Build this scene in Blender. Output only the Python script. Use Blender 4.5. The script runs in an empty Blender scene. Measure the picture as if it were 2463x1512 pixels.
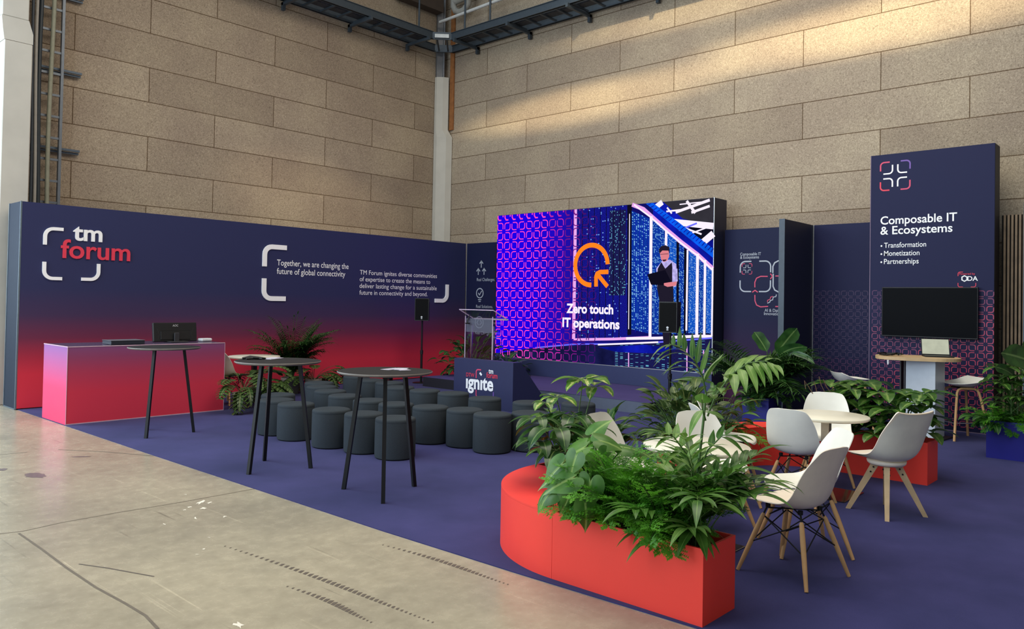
import bpy, bmesh, math, random
from mathutils import Vector, Matrix

SC = bpy.context.scene
COL = SC.collection
PI = math.pi
random.seed(7)

# ---------------------------------------------------------------- camera
CR = Vector((0.671914, -0.7404006, 0.0183991))
CU = Vector((-0.0260136, 0.0012345, 0.9996608))
CF = Vector((0.7401722, 0.6721647, 0.018431))
CO = Vector((-12.5942204, -13.7690067, 1.66))
FPX, PCX, PCY = 1877.06, 1231.5, 693.02
cam = bpy.data.cameras.new('camera')
cam.sensor_fit = 'HORIZONTAL'
cam.sensor_width = 36.0
cam.lens = FPX / 2463 * 36.0
cam.shift_y = -(756 - PCY) / 2463
cam.clip_end = 200
camo = bpy.data.objects.new('camera', cam)
COL.objects.link(camo)
camo.matrix_world = Matrix(((CR.x, CU.x, -CF.x, CO.x), (CR.y, CU.y, -CF.y, CO.y), (CR.z, CU.z, -CF.z, CO.z), (0, 0, 0, 1)))
SC.camera = camo

# ---------------------------------------------------------------- colour management
vs = SC.view_settings
SC.display_settings.display_device = 'sRGB'
vs.view_transform = 'Standard'
vs.look = 'None'
vs.exposure = 0.0
vs.gamma = 1.0
vs.use_curve_mapping = False

# ---------------------------------------------------------------- world: the bright glazed side of the hall lies towards -x
W = bpy.data.worlds.new('hall_daylight')
SC.world = W
W.use_nodes = True
nt = W.node_tree
nt.nodes.clear()
wo = nt.nodes.new('ShaderNodeOutputWorld')
bg = nt.nodes.new('ShaderNodeBackground')
tc = nt.nodes.new('ShaderNodeTexCoord')
sx = nt.nodes.new('ShaderNodeVectorMath')
sx.operation = 'DOT_PRODUCT'
sx.inputs[1].default_value = (-0.8, 0.6, 0.0)
mr = nt.nodes.new('ShaderNodeMapRange')
mr.inputs['From Min'].default_value = -0.75
mr.inputs['From Max'].default_value = 0.75
cr = nt.nodes.new('ShaderNodeValToRGB')
cr.color_ramp.elements[0].color = (0.47, 0.43, 0.38, 1)
cr.color_ramp.elements[1].color = (1.05, 1.32, 1.50, 1)
e = cr.color_ramp.elements.new(0.5)
e.color = (0.44, 0.44, 0.43, 1)
e = cr.color_ramp.elements.new(0.74)
e.color = (0.98, 1.22, 1.36, 1)
nt.links.new(tc.outputs['Generated'], sx.inputs[0])
nt.links.new(sx.outputs['Value'], mr.inputs['Value'])
nt.links.new(mr.outputs[0], cr.inputs[0])
nt.links.new(cr.outputs[0], bg.inputs['Color'])
bg.inputs['Strength'].default_value = 0.56
nt.links.new(bg.outputs[0], wo.inputs[0])


def area(name, loc, target, size, size_y, energy, color, spread=PI):
    l = bpy.data.lights.new(name, 'AREA')
    l.shape = 'RECTANGLE'
    l.size, l.size_y, l.energy, l.color, l.spread = size, size_y, energy, color, spread
    o = bpy.data.objects.new(name, l)
    COL.objects.link(o)
    o.location = loc
    o.rotation_euler = (Vector(target) - Vector(loc)).to_track_quat('-Z', 'Y').to_euler()
    return o


def spot(name, loc, target, energy, color, angle, blend, sx_=1.0, sy_=1.0, roll=0.0, rad=0.15):
    l = bpy.data.lights.new(name, 'SPOT')
    l.energy, l.color, l.spot_size, l.spot_blend, l.shadow_soft_size = energy, color, angle, blend, rad
    o = bpy.data.objects.new(name, l)
    COL.objects.link(o)
    q = (Vector(target) - Vector(loc)).to_track_quat('-Z', 'Y')
    o.matrix_world = Matrix.Translation(loc) @ q.to_matrix().to_4x4() @ Matrix.Rotation(roll, 4, 'Z') @ Matrix.Diagonal((sx_, sy_, 1, 1))
    return o


# daylight from the glazed doors on the open side, and the rows of hall lamps overhead
area('glazed_opening_daylight', (-12.3, 0.12, 4.2), (-10.4, -4.5, 0.6), 4.7, 7.6, 560, (0.72, 0.86, 1.0))
area('open_side_daylight', (-17.0, -5.0, 3.6), (-6.0, -5.5, 1.0), 9.0, 6.0, 640, (0.80, 0.90, 1.0))
area('hall_lamp_row', (-6.0, -8.5, 9.6), (-6.0, -8.5, 0), 7.0, 7.0, 680, (1.0, 0.90, 0.76))
area('hall_lamp_row', (-12.0, -12.5, 9.6), (-11.0, -11.0, 0), 6.0, 6.0, 240, (1.0, 0.92, 0.80))

# warm streaks on the hall wall from unseen added spots stretched into bands
spot('streak_spot', (-5.5, -9.8, 9.4), (0.25, -9.8, 6.15), 3600, (1.0, 0.82, 0.50), 1.0, 1.0, 1.25, 0.14, 0.0, 0.05)
spot('streak_spot', (-5.5, -4.2, 9.0), (0.25, -4.0, 5.80), 2600, (1.0, 0.82, 0.50), 1.0, 1.0, 1.2, 0.13, 0.0, 0.05)
spot('streak_spot', (-5.5, -7.0, 9.6), (0.25, -7.0, 7.15), 1500, (1.0, 0.82, 0.50), 1.1, 1.0, 1.3, 0.10, 0.0, 0.05)
spot('streak_spot', (-5.0, -6.5, 9.0), (-3.2, 0.27, 3.5), 900, (1.0, 0.84, 0.58), 0.7, 1.0, 0.9, 0.35, 0.0, 0.1)

# ---------------------------------------------------------------- pixel to plane helpers (2463 x 1512 photograph frame)


def ray(px, py):
    return CF + CR * ((px - PCX) / FPX) - CU * ((py - PCY) / FPX)


def at_z(px, py, z=0.0):
    d = ray(px, py)
    return CO + d * ((z - CO.z) / d.z)


def at_x(px, py, x):
    d = ray(px, py)
    return CO + d * ((x - CO.x) / d.x)


def at_y(px, py, y):
    d = ray(px, py)
    return CO + d * ((y - CO.y) / d.y)


# ---------------------------------------------------------------- materials
MATS = {}


def lin(c):
    return tuple(((x / 255.0 / 12.92) if x / 255.0 <= 0.04045 else ((x / 255.0 + 0.055) / 1.055) ** 2.4) for x in c)


def node(nt, t, **kw):
    n = nt.nodes.new(t)
    for k, v in kw.items():
        if k in n.inputs:
            n.inputs[k].default_value = v
        else:
            setattr(n, k, v)
    return n


def new_mat(name):
    m = bpy.data.materials.new(name)
    m.use_nodes = True
    nt = m.node_tree
    return m, nt, nt.nodes['Principled BSDF']


def mat(name, rgb, rough=0.6, metal=0.0, var=0.08, scale=14.0, bump=0.0, bscale=None, spec=0.5, coat=0.0):
    """plain surface with a little procedural mottling; rgb is sRGB 0-255"""
    if name in MATS:
        return MATS[name]
    m, nt, p = new_mat(name)
    c = lin(rgb)
    tc = node(nt, 'ShaderNodeTexCoord')
    nz = node(nt, 'ShaderNodeTexNoise', Scale=scale, Detail=3.0)
    r = node(nt, 'ShaderNodeValToRGB')
    r.color_ramp.elements[0].position = 0.3
    r.color_ramp.elements[1].position = 0.7
    r.color_ramp.elements[0].color = tuple(x * (1 - var) for x in c) + (1,)
    r.color_ramp.elements[1].color = tuple(min(1, x * (1 + var)) for x in c) + (1,)
    nt.links.new(tc.outputs['Object'], nz.inputs['Vector'])
    nt.links.new(nz.outputs['Fac'], r.inputs[0])
    nt.links.new(r.outputs[0], p.inputs['Base Color'])
    p.inputs['Roughness'].default_value = rough
    p.inputs['Metallic'].default_value = metal
    p.inputs['Specular IOR Level'].default_value = spec
    p.inputs['Coat Weight'].default_value = coat
    if bump > 0:
        n2 = node(nt, 'ShaderNodeTexNoise', Scale=bscale or scale * 8, Detail=2.0)
        b = node(nt, 'ShaderNodeBump', Strength=bump, Distance=0.01)
        nt.links.new(tc.outputs['Object'], n2.inputs['Vector'])
        nt.links.new(n2.outputs['Fac'], b.inputs['Height'])
        nt.links.new(b.outputs[0], p.inputs['Normal'])
    MATS[name] = m
    return m


def emit(name, rgb, strength=1.0, var=0.0, scale=8.0):
    if name in MATS:
        return MATS[name]
    m = bpy.data.materials.new(name)
    m.use_nodes = True
    nt = m.node_tree
    nt.nodes.clear()
    o = node(nt, 'ShaderNodeOutputMaterial')
    e = node(nt, 'ShaderNodeEmission', Strength=strength)
    c = lin(rgb)
    e.inputs['Color'].default_value = c + (1,)
    if var > 0:
        tc = node(nt, 'ShaderNodeTexCoord')
        nz = node(nt, 'ShaderNodeTexNoise', Scale=scale, Detail=4.0)
        r = node(nt, 'ShaderNodeValToRGB')
        r.color_ramp.elements[0].position = 0.35
        r.color_ramp.elements[1].position = 0.65
        r.color_ramp.elements[0].color = tuple(x * (1 - var) for x in c) + (1,)
        r.color_ramp.elements[1].color = tuple(x * (1 + var) for x in c) + (1,)
        nt.links.new(tc.outputs['Object'], nz.inputs['Vector'])
        nt.links.new(nz.outputs['Fac'], r.inputs[0])
        nt.links.new(r.outputs[0], e.inputs['Color'])
    nt.links.new(e.outputs[0], o.inputs['Surface'])
    MATS[name] = m
    return m


def gradient_mat(name, stops, rough=0.55, spec=0.35):
    """printed fabric whose ink changes with height; stops = [(z in metres, sRGB)]"""
    if name in MATS:
        return MATS[name]
    m, nt, p = new_mat(name)
    g = node(nt, 'ShaderNodeNewGeometry')
    s = node(nt, 'ShaderNodeSeparateXYZ')
    z1 = max(z for z, _ in stops)
    mr = node(nt, 'ShaderNodeMapRange')
    mr.inputs['From Max'].default_value = z1
    r = node(nt, 'ShaderNodeValToRGB')
    r.color_ramp.interpolation = 'EASE' if len(stops) < 3 else 'LINEAR'
    els = r.color_ramp.elements
    while len(els) < len(stops):
        els.new(0.5)
    for e, (z, c) in zip(els, sorted(stops)):
        e.position = z / z1
        e.color = lin(c) + (1,)
    nz = node(nt, 'ShaderNodeTexNoise', Scale=260.0, Detail=1.0)
    tc = node(nt, 'ShaderNodeTexCoord')
    b = node(nt, 'ShaderNodeBump', Strength=0.06, Distance=0.004)
    nt.links.new(tc.outputs['Object'], nz.inputs['Vector'])
    nt.links.new(nz.outputs['Fac'], b.inputs['Height'])
    nt.links.new(b.outputs[0], p.inputs['Normal'])
    nt.links.new(g.outputs['Position'], s.inputs[0])
    nt.links.new(s.outputs['Z'], mr.inputs['Value'])
    nt.links.new(mr.outputs[0], r.inputs[0])
    nt.links.new(r.outputs[0], p.inputs['Base Color'])
    p.inputs['Roughness'].default_value = rough
    p.inputs['Specular IOR Level'].default_value = spec
    MATS[name] = m
    return m


# ---------------------------------------------------------------- mesh building
class MB:
    def __init__(s):
        s.v, s.f, s.mi, s.sm, s.uv = [], [], [], [], []

    def add(s, vs, fs, mi=0, smooth=False, uvs=None):
        b = len(s.v)
        s.v.extend([tuple(v) for v in vs])
        for k, f in enumerate(fs):
            s.f.append(tuple(b + i for i in f))
            s.mi.append(mi)
            s.sm.append(smooth)
            s.uv.append([uvs[i] for i in f] if uvs else None)

    def box(s, lo, hi, mi=0, bev=0.0, seg=1, M=None):
        bm = bmesh.new()
        bmesh.ops.create_cube(bm, size=1.0)
        for v in bm.verts:
            v.co = Vector([lo[i] + (v.co[i] + 0.5) * (hi[i] - lo[i]) for i in range(3)])
        if bev > 0:
            bmesh.ops.bevel(bm, geom=list(bm.edges), offset=bev, segments=seg, profile=0.5, affect='EDGES')
        if M is not None:
            bmesh.ops.transform(bm, matrix=M, verts=bm.verts)
        bm.verts.index_update()
        s.add([v.co.copy() for v in bm.verts], [[v.index for v in f.verts] for f in bm.faces], mi, False)
        bm.free()

    def rod(s, a, b, r0, r1=None, n=10, mi=0, caps=True, smooth=True):
        r1 = r0 if r1 is None else r1
        a, b = Vector(a), Vector(b)
        d = (b - a).normalized()
        u = d.cross(Vector((0, 0, 1)) if abs(d.z) < 0.9 else Vector((1, 0, 0))).normalized()
        w = d.cross(u)
        vs = []
        for c, r in ((a, r0), (b, r1)):
            for i in range(n):
                t = 2 * PI * i / n
                vs.append(c + (u * math.cos(t) + w * math.sin(t)) * r)
        s.add(vs, [(i, (i + 1) % n, n + (i + 1) % n, n + i) for i in range(n)], mi, smooth)
        if caps:
            s.add(vs[:n], [tuple(range(n))[::-1]], mi)
            s.add(vs[n:], [tuple(range(n))], mi)

    def tube(s, pts, r, n=8, mi=0, caps=True, flat=1.0):
        pts = [Vector(p) for p in pts]
        rs = r if isinstance(r, (list, tuple)) else [r] * len(pts)
        vs, up = [], None
        for k, p in enumerate(pts):
            d = (pts[min(k + 1, len(pts) - 1)] - pts[max(k - 1, 0)]).normalized()
            if up is None:
                up = d.cross(Vector((0, 0, 1)) if abs(d.z) < 0.9 else Vector((1, 0, 0))).normalized()
            up = (up - d * up.dot(d)).normalized()
            w = d.cross(up)
            for i in range(n):
                t = 2 * PI * i / n
                vs.append(p + (up * math.cos(t) + w * math.sin(t) * flat) * rs[k])
        fs = []
        for k in range(len(pts) - 1):
            for i in range(n):
                fs.append((k * n + i, k * n + (i + 1) % n, (k + 1) * n + (i + 1) % n, (k + 1) * n + i))
        s.add(vs, fs, mi, True)
        if caps:
            s.add(vs[:n], [tuple(range(n))[::-1]], mi)
            s.add(vs[-n:], [tuple(range(n))], mi)

    def lathe(s, prof, c=(0, 0, 0), n=40, mi=0, smooth=True, a0=0.0, a1=2 * PI):
        vs, fs = [], []
        full = abs(a1 - a0 - 2 * PI) < 1e-6
        m = n if full else n + 1
        for r, z in prof:
            for i in range(m):
                t = a0 + (a1 - a0) * i / n
                vs.append((c[0] + r * math.cos(t), c[1] + r * math.sin(t), c[2] + z))
        for k in range(len(prof) - 1):
            for i in range(n):
                j = (i + 1) % m
                fs.append((k * m + i, k * m + j, (k + 1) * m + j, (k + 1) * m + i))
        s.add(vs, fs, mi, smooth)

    def prism(s, pts, z0, z1, mi=0, smooth=False):
        n = len(pts)
        vs = [(p[0], p[1], z0) for p in pts] + [(p[0], p[1], z1) for p in pts]
        s.add(vs, [tuple(range(n))[::-1], tuple(range(n, 2 * n))], mi)
        s.add(vs, [(i, (i + 1) % n, n + (i + 1) % n, n + i) for i in range(n)], mi, smooth)

    def build(s, name, mats, parent=None, loc=None, rotz=0.0, autos=None):
        me = bpy.data.meshes.new(name)
        me.from_pydata(s.v, [], s.f)
        mats = mats if isinstance(mats, (list, tuple)) else [mats]
        for m in mats:
            me.materials.append(m)
        me.polygons.foreach_set('material_index', s.mi)
        me.polygons.foreach_set('use_smooth', s.sm)
        if any(s.uv):
            ul = me.uv_layers.new(name='UVMap')
            k = 0
            for u, f in zip(s.uv, s.f):
                for i in range(len(f)):
                    ul.data[k].uv = u[i] if u else (0, 0)
                    k += 1
        me.update()
        o = bpy.data.objects.new(name, me)
        COL.objects.link(o)
        if parent:
            o.parent = parent
        if loc is not None:
            o.location = loc
        if rotz:
            o.rotation_euler = (0, 0, rotz)
        return o


def tag(o, label=None, cat=None, group=None, kind=None):
    if label:
        o['label'] = label
    if cat:
        o['category'] = cat
    if group:
        o['group'] = group
    if kind:
        o['kind'] = kind
    return o


def thing(name, label, cat, loc=(0, 0, 0), rotz=0.0, group=None):
    o = bpy.data.objects.new(name, None)
    o.empty_display_size = 0.1
    COL.objects.link(o)
    o.location = loc
    o.rotation_euler = (0, 0, rotz)
    return tag(o, label, cat, group)


def dup(root, loc, rotz, label, group=None):
    r = root.copy()
    COL.objects.link(r)
    r.location = loc
    r.rotation_euler = (0, 0, rotz)
    r['label'] = label
    if group:
        r['group'] = group
    for ch in list(root.children):
        c = ch.copy()
        COL.objects.link(c)
        c.parent = r
        for g in list(ch.children):
            d = g.copy()
            COL.objects.link(d)
            d.parent = c
    return r


# ---------------------------------------------------------------- flat graphics on a plane
class Plane:
    def __init__(s, o, ux, uy):
        s.o, s.ux, s.uy = Vector(o), Vector(ux), Vector(uy)
        s.n = s.ux.cross(s.uy)

    def p(s, u, v, w=0.0):
        return s.o + s.ux * u + s.uy * v + s.n * w


def poly(mb, pl, pts, w=0.002, mi=0, uvs=None):
    n = len(pts)
    ar = sum(pts[i][0] * pts[(i + 1) % n][1] - pts[(i + 1) % n][0] * pts[i][1] for i in range(n))
    if ar < 0:
        pts = pts[::-1]
        uvs = uvs[::-1] if uvs else None
    mb.add([pl.p(a, b, w) for a, b in pts], [tuple(range(n))], mi, False, uvs)


def stroke(mb, pl, pts, wd, w=0.002, mi=0, closed=False, thick=0.0):
    n = len(pts)
    P = [Vector((a, b)) for a, b in pts]
    L, R = [], []
    for i in range(n):
        a = P[i - 1] if (i > 0 or closed) else P[i]
        b = P[(i + 1) % n] if (i < n - 1 or closed) else P[i]
        d1 = (P[i] - a).normalized() if (P[i] - a).length > 1e-9 else (b - P[i]).normalized()
        d2 = (b - P[i]).normalized() if (b - P[i]).length > 1e-9 else d1
        t = (d1 + d2).normalized()
        nn = Vector((-t.y, t.x))
        c = max(0.35, nn.dot(Vector((-d1.y, d1.x))))
        L.append(P[i] + nn * (wd / 2 / c))
        R.append(P[i] - nn * (wd / 2 / c))
    vs = [pl.p(q.x, q.y, w) for q in L] + [pl.p(q.x, q.y, w) for q in R]
    m = n if closed else n - 1
    mb.add(vs, [(i, n + i, n + (i + 1) % n, (i + 1) % n) for i in range(m)], mi)
    if thick > 0:
        vb = [pl.p(q.x, q.y, w - thick) for q in L] + [pl.p(q.x, q.y, w - thick) for q in R]
        al = vs + vb
        fs = []
        for i in range(m):
            j = (i + 1) % n
            fs += [(i, j, 2 * n + j, 2 * n + i), (n + j, n + i, 3 * n + i, 3 * n + j)]
        if not closed:
            fs += [(0, 2 * n, 3 * n, n), (n - 1, 2 * n - 1, 4 * n - 1, 3 * n - 1)]
        mb.add(al, fs, mi)


def arcpts(cx, cy, r, a0, a1, n=10):
    return [(cx + r * math.cos(a0 + (a1 - a0) * i / n), cy + r * math.sin(a0 + (a1 - a0) * i / n)) for i in range(n + 1)]


def bracket(cx, cy, sx_, sy_, ax, ay, r, n=6):
    """an L with a rounded corner at (cx, cy); arms run ax along sx_ and ay along sy_"""
    pts = [(cx + sx_ * ax, cy)]
    for i in range(n + 1):
        t = PI / 2 * i / n
        pts.append((cx + sx_ * (r - r * math.sin(t)), cy + sy_ * (r - r * math.cos(t))))
    pts.append((cx, cy + sy_ * ay))
    return pts


def text(mb, pl, body, u, v, h, width=None, bold=0.0, w=0.003, mi=0, align='LEFT', depth=0.0, shear=0.0):
    """lettering on a plane: h = cap height, width = fitted overall width, (u, v) = baseline start"""
    cu = bpy.data.curves.new('lettering', 'FONT')
    cu.body = body
    cu.size = 1.0
    cu.offset = bold
    cu.extrude = 0.0
    cu.shear = shear
    cu.resolution_u = 4
    cu.fill_mode = 'FRONT'
    ob = bpy.data.objects.new('lettering', cu)
    COL.objects.link(ob)
    dg = bpy.context.evaluated_depsgraph_get()
    me = bpy.data.meshes.new_from_object(ob.evaluated_get(dg))
    xs = [q.co.x for q in me.vertices]
    k = h / 0.70
    kx = k
    if width:
        kx = width / (max(xs) - min(xs))
    x0 = min(xs) if align == 'LEFT' else ((min(xs) + max(xs)) / 2)
    vs = [pl.p(u + (q.co.x - x0) * kx, v + q.co.y * k, w) for q in me.vertices]
    mb.add(vs, [tuple(f.vertices) for f in me.polygons], mi)
    if depth > 0:
        ec = {}
        for f in me.polygons:
            vv = list(f.vertices)
            for a, b in zip(vv, vv[1:] + vv[:1]):
                ec[(a, b)] = 1
        nv = len(me.vertices)
        vb = vs + [q - pl.n * depth for q in vs]
        mb.add(vb, [(b, a, nv + a, nv + b) for (a, b) in ec if (b, a) not in ec], mi)
    bpy.data.objects.remove(ob)
    bpy.data.curves.remove(cu)
    bpy.data.meshes.remove(me)


def motif(mb, pl, u0, v0, cell, cols, rows, wd, pick, w=0.002, keep=None):
    """the repeating print: squares of two facing rounded brackets, turned cell by cell"""
    for i in range(cols):
        for j in range(rows):
            cx, cy = u0 + (i + 0.5) * cell, v0 - (j + 0.5) * cell
            if keep and not keep(cx, cy):
                continue
            m = pick(cx, cy)
            if m is None:
                continue
            h = cell * 0.375
            a = cell * 0.63
            r = cell * 0.25
            d = 1 if (i + j) % 2 == 0 else -1
            stroke(mb, pl, bracket(cx - h, cy + d * h, 1, -d, a, a, r, 4), wd, w, m)
            stroke(mb, pl, bracket(cx + h, cy - d * h, -1, d, a, a, r, 4), wd, w, m)

# ================================================================ SETTING
HS = 1.02   # hall walls sit a little behind the booth


def hall_panel_mat():
    m, nt, p = new_mat('wood_wool_panels')
    uv = node(nt, 'ShaderNodeUVMap')
    br = node(nt, 'ShaderNodeTexBrick')
    br.offset = 0.5
    br.offset_frequency = 2
    for k, v in (('Scale', 1.0), ('Mortar Size', 0.008), ('Mortar Smooth', 0.25), ('Bias', 0.0), ('Brick Width', 2.404), ('Row Height', 0.6)):
        br.inputs[k].default_value = v
    br.inputs['Color1'].default_value = lin((163, 149, 133)) + (1,)
    br.inputs['Color2'].default_value = lin((183, 169, 151)) + (1,)
    br.inputs['Mortar'].default_value = lin((108, 90, 72)) + (1,)
    tc = node(nt, 'ShaderNodeTexCoord')
    # matted wood fibres: warped stretched noise
    n0 = node(nt, 'ShaderNodeTexNoise', Scale=26.0, Detail=3.0)
    mixv = node(nt, 'ShaderNodeMixRGB', blend_type='ADD')
    mixv.inputs['Fac'].default_value = 0.09
    n1 = node(nt, 'ShaderNodeTexNoise', Scale=52.0, Detail=5.0, Roughness=0.75)
    r1 = node(nt, 'ShaderNodeValToRGB')
    r1.color_ramp.elements[0].position = 0.33
    r1.color_ramp.elements[1].position = 0.66
    r1.color_ramp.elements[0].color = (0.46, 0.44, 0.42, 1)
    r1.color_ramp.elements[1].color = (1.28, 1.27, 1.24, 1)
    mul = node(nt, 'ShaderNodeMixRGB', blend_type='MULTIPLY')
    mul.inputs['Fac'].default_value = 1.0
    n2 = node(nt, 'ShaderNodeTexNoise', Scale=0.9, Detail=3.0)
    r2 = node(nt, 'ShaderNodeValToRGB')
    r2.color_ramp.elements[0].position = 0.36
    r2.color_ramp.elements[1].position = 0.64
    r2.color_ramp.elements[0].color = (0.90, 0.88, 0.88, 1)
    r2.color_ramp.elements[1].color = (1.05, 1.05, 1.02, 1)
    mul2 = node(nt, 'ShaderNodeMixRGB', blend_type='MULTIPLY')
    mul2.inputs['Fac'].default_value = 1.0
    L = nt.links.new
    L(uv.outputs[0], br.inputs['Vector'])
    L(tc.outputs['Object'], n0.inputs['Vector'])
    L(tc.outputs['Object'], mixv.inputs['Color1'])
    L(n0.outputs['Color'], mixv.inputs['Color2'])
    L(mixv.outputs[0], n1.inputs['Vector'])
    L(n1.outputs['Fac'], r1.inputs[0])
    L(br.outputs['Color'], mul.inputs['Color1'])
    L(r1.outputs[0], mul.inputs['Color2'])
    L(tc.outputs['Object'], n2.inputs['Vector'])
    L(n2.outputs['Fac'], r2.inputs[0])
    L(mul.outputs[0], mul2.inputs['Color1'])
    L(r2.outputs[0], mul2.inputs['Color2'])
    L(mul2.outputs[0], p.inputs['Base Color'])
    ad = node(nt, 'ShaderNodeMath', operation='MULTIPLY_ADD')
    ad.inputs[1].default_value = -3.0
    L(br.outputs['Fac'], ad.inputs[0])
    L(n1.outputs['Fac'], ad.inputs[2])
    b = node(nt, 'ShaderNodeBump', Strength=0.35, Distance=0.012)
    L(ad.outputs[0], b.inputs['Height'])
    L(b.outputs[0], p.inputs['Normal'])
    p.inputs['Roughness'].default_value = 0.95
    p.inputs['Specular IOR Level'].default_value = 0.15
    return m


PANELS = hall_panel_mat()
ZK = (7.418813 - 1.66) * HS + 1.66       # a panel course line
HX, HY = CO.x + (0 - CO.x) * HS, CO.y + (0 - CO.y) * HS
HTOP = 11.5


def hall_wall(name, pts, uvf):
    m = MB()
    m.add(pts, [tuple(range(len(pts)))], 0, False, [uvf(Vector(q)) for q in pts])
    o = m.build(name, PANELS)
    tag(o, kind='structure')
    return o


wl = MB()
XA = HX - 0.8823 * HS
uvl = lambda q: ((q[0] - XA) / HS + 48.08, (q[2] - ZK) / HS + 12.0)
vs_ = [(-8.95, HY, 0), (HX, HY, 0), (HX, HY, HTOP), (-8.95, HY, HTOP)]
wl.add(vs_, [(0, 1, 2, 3)], 0, False, [uvl(q) for q in vs_])
wl.box((-8.95, HY + 0.001, 0), (HX + 0.3, HY + 0.3, HTOP), 1)
o = wl.build('wall_left', [PANELS, mat('wall_core', (120, 112, 100), 0.9)])
tag(o, 'hall wall of fibre panels behind the reception side of the booth', kind='structure')
wr = MB()
YA = HY - 1.4527 * HS
uvr = lambda q: (-(q[1] - YA) / HS * (2.404 / 2.4143) + 48.08, (q[2] - ZK) / HS + 12.0)
vs_ = [(HX, HY, 0), (HX, -24, 0), (HX, -24, HTOP), (HX, HY, HTOP)]
wr.add(vs_, [(0, 1, 2, 3)], 0, False, [uvr(q) for q in vs_])
wr.box((HX + 0.001, -24, 0), (HX + 0.3, HY, HTOP), 1)
o = wr.build('wall_right', [PANELS, MATS['wall_core']])
tag(o, 'hall wall of fibre panels behind the stage screen', kind='structure')


# polished, worn concrete floor
def floor_mat():
    m, nt, p = new_mat('worn_concrete')
    L = nt.links.new
    tc = node(nt, 'ShaderNodeTexCoord')

    def ramp(src, p0, p1, c0, c1):
        r = node(nt, 'ShaderNodeValToRGB')
        r.color_ramp.elements[0].position = p0
        r.color_ramp.elements[1].position = p1
        r.color_ramp.elements[0].color = c0
        r.color_ramp.elements[1].color = c1
        L(src, r.inputs[0])
        return r.outputs[0]

    def mult(a, b, fac=1.0):
        x = node(nt, 'ShaderNodeMixRGB', blend_type='MULTIPLY')
        x.inputs['Fac'].default_value = fac
        L(a, x.inputs['Color1'])
        L(b, x.inputs['Color2'])
        return x.outputs[0]

    def mapped(rot, sc, loc=(0, 0, 0)):
        mp = node(nt, 'ShaderNodeMapping')
        mp.inputs['Rotation'].default_value = (0, 0, rot)
        mp.inputs['Scale'].default_value = sc
        mp.inputs['Location'].default_value = loc
        L(tc.outputs['Object'], mp.inputs['Vector'])
        return mp.outputs[0]
    n1 = node(nt, 'ShaderNodeTexNoise', Scale=0.7, Detail=7.0, Roughness=0.62)
    L(tc.outputs['Object'], n1.inputs['Vector'])
    base = ramp(n1.outputs['Fac'], 0.32, 0.70, lin((150, 142, 124)) + (1,), lin((184, 174, 150)) + (1,))
    n2 = node(nt, 'ShaderNodeTexNoise', Scale=9.0, Detail=6.0, Roughness=0.7)
    L(tc.outputs['Object'], n2.inputs['Vector'])
    base = mult(base, ramp(n2.outputs['Fac'], 0.30, 0.65, (0.84, 0.83, 0.82, 1), (1.06, 1.06, 1.05, 1)))
    # long wheel and drag scuffs in several directions
    for rot, sc, loc, lo, dark in ((0.62, (14, 0.55, 1), (0, 0, 0), 0.665, 0.52), (-0.9, (16, 0.6, 1), (3, 1, 0), 0.68, 0.55), (1.35, (10, 0.45, 1), (7, 2, 0), 0.67, 0.6)):
        n = node(nt, 'ShaderNodeTexNoise', Scale=1.0, Detail=3.0, Roughness=0.6)
        L(mapped(rot, sc, loc), n.inputs['Vector'])
        base = mult(base, ramp(n.outputs['Fac'], lo, lo + 0.07, (1, 1, 1, 1), (dark, dark, dark, 1)))
    # pale scratches
    for rot, sc, loc in ((0.35, (30, 0.5, 1), (2, 5, 0)), (-1.2, (34, 0.6, 1), (9, 1, 0))):
        n = node(nt, 'ShaderNodeTexNoise', Scale=1.0, Detail=2.0)
        L(mapped(rot, sc, loc), n.inputs['Vector'])
        base = mult(base, ramp(n.outputs['Fac'], 0.69, 0.73, (1, 1, 1, 1), (1.28, 1.28, 1.27, 1)))
    L(base, p.inputs['Base Color'])
    rr = node(nt, 'ShaderNodeMapRange')
    rr.inputs['To Min'].default_value = 0.16
    rr.inputs['To Max'].default_value = 0.36
    L(n2.outputs['Fac'], rr.inputs['Value'])
    L(rr.outputs[0], p.inputs['Roughness'])
    p.inputs['Specular IOR Level'].default_value = 0.5
    b = node(nt, 'ShaderNodeBump', Strength=0.05, Distance=0.01)
    L(n2.outputs['Fac'], b.inputs['Height'])
    L(b.outputs[0], p.inputs['Normal'])
    return m


fl = MB()
fl.box((-30, -26, -0.2), (HX + 0.3, HY + 0.3, 0), 0)
fl.box((-30, HY + 0.3, -0.2), (-8.95, 12, -0.001), 0)
floor = fl.build('floor', floor_mat())
tag(floor, 'worn polished concrete hall floor with scuffs', kind='structure')

# marks with a shape of their own on the concrete
GP = Plane((0, 0, 0), (1, 0, 0), (0, 1, 0))
DARKM = mat('tyre_rubber_mark', (92, 82, 72), 0.6)
PALEM = mat('tape_residue', (226, 218, 200), 0.7)
STAINM = mat('oil_stain', (110, 98, 96), 0.35, var=0.4, scale=30)


def fp(px, py):
    q = at_z(px, py)
    return (q.x, q.y)


def fmark(name, segs, wd, m, mi=0):
    mb = MB()
    for s in segs:
        pts = [fp(*q) for q in s]
        stroke(mb, GP, pts, wd, 0.0012)
    ob = mb.build(name, m, floor)
    return ob


def blob(mb, c, rx, ry, rot, n=18, w=0.0012, jag=0.35, rnd=None):
    rnd = rnd or random
    pts = []
    for i in range(n):
        t = 2 * PI * i / n
        k = 1 - jag * rnd.random()
        x, y = rx * k * math.cos(t), ry * k * math.sin(t)
        pts.append((c[0] + x * math.cos(rot) - y * math.sin(rot), c[1] + x * math.sin(rot) + y * math.cos(rot)))
    poly(mb, GP, pts, w)


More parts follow.
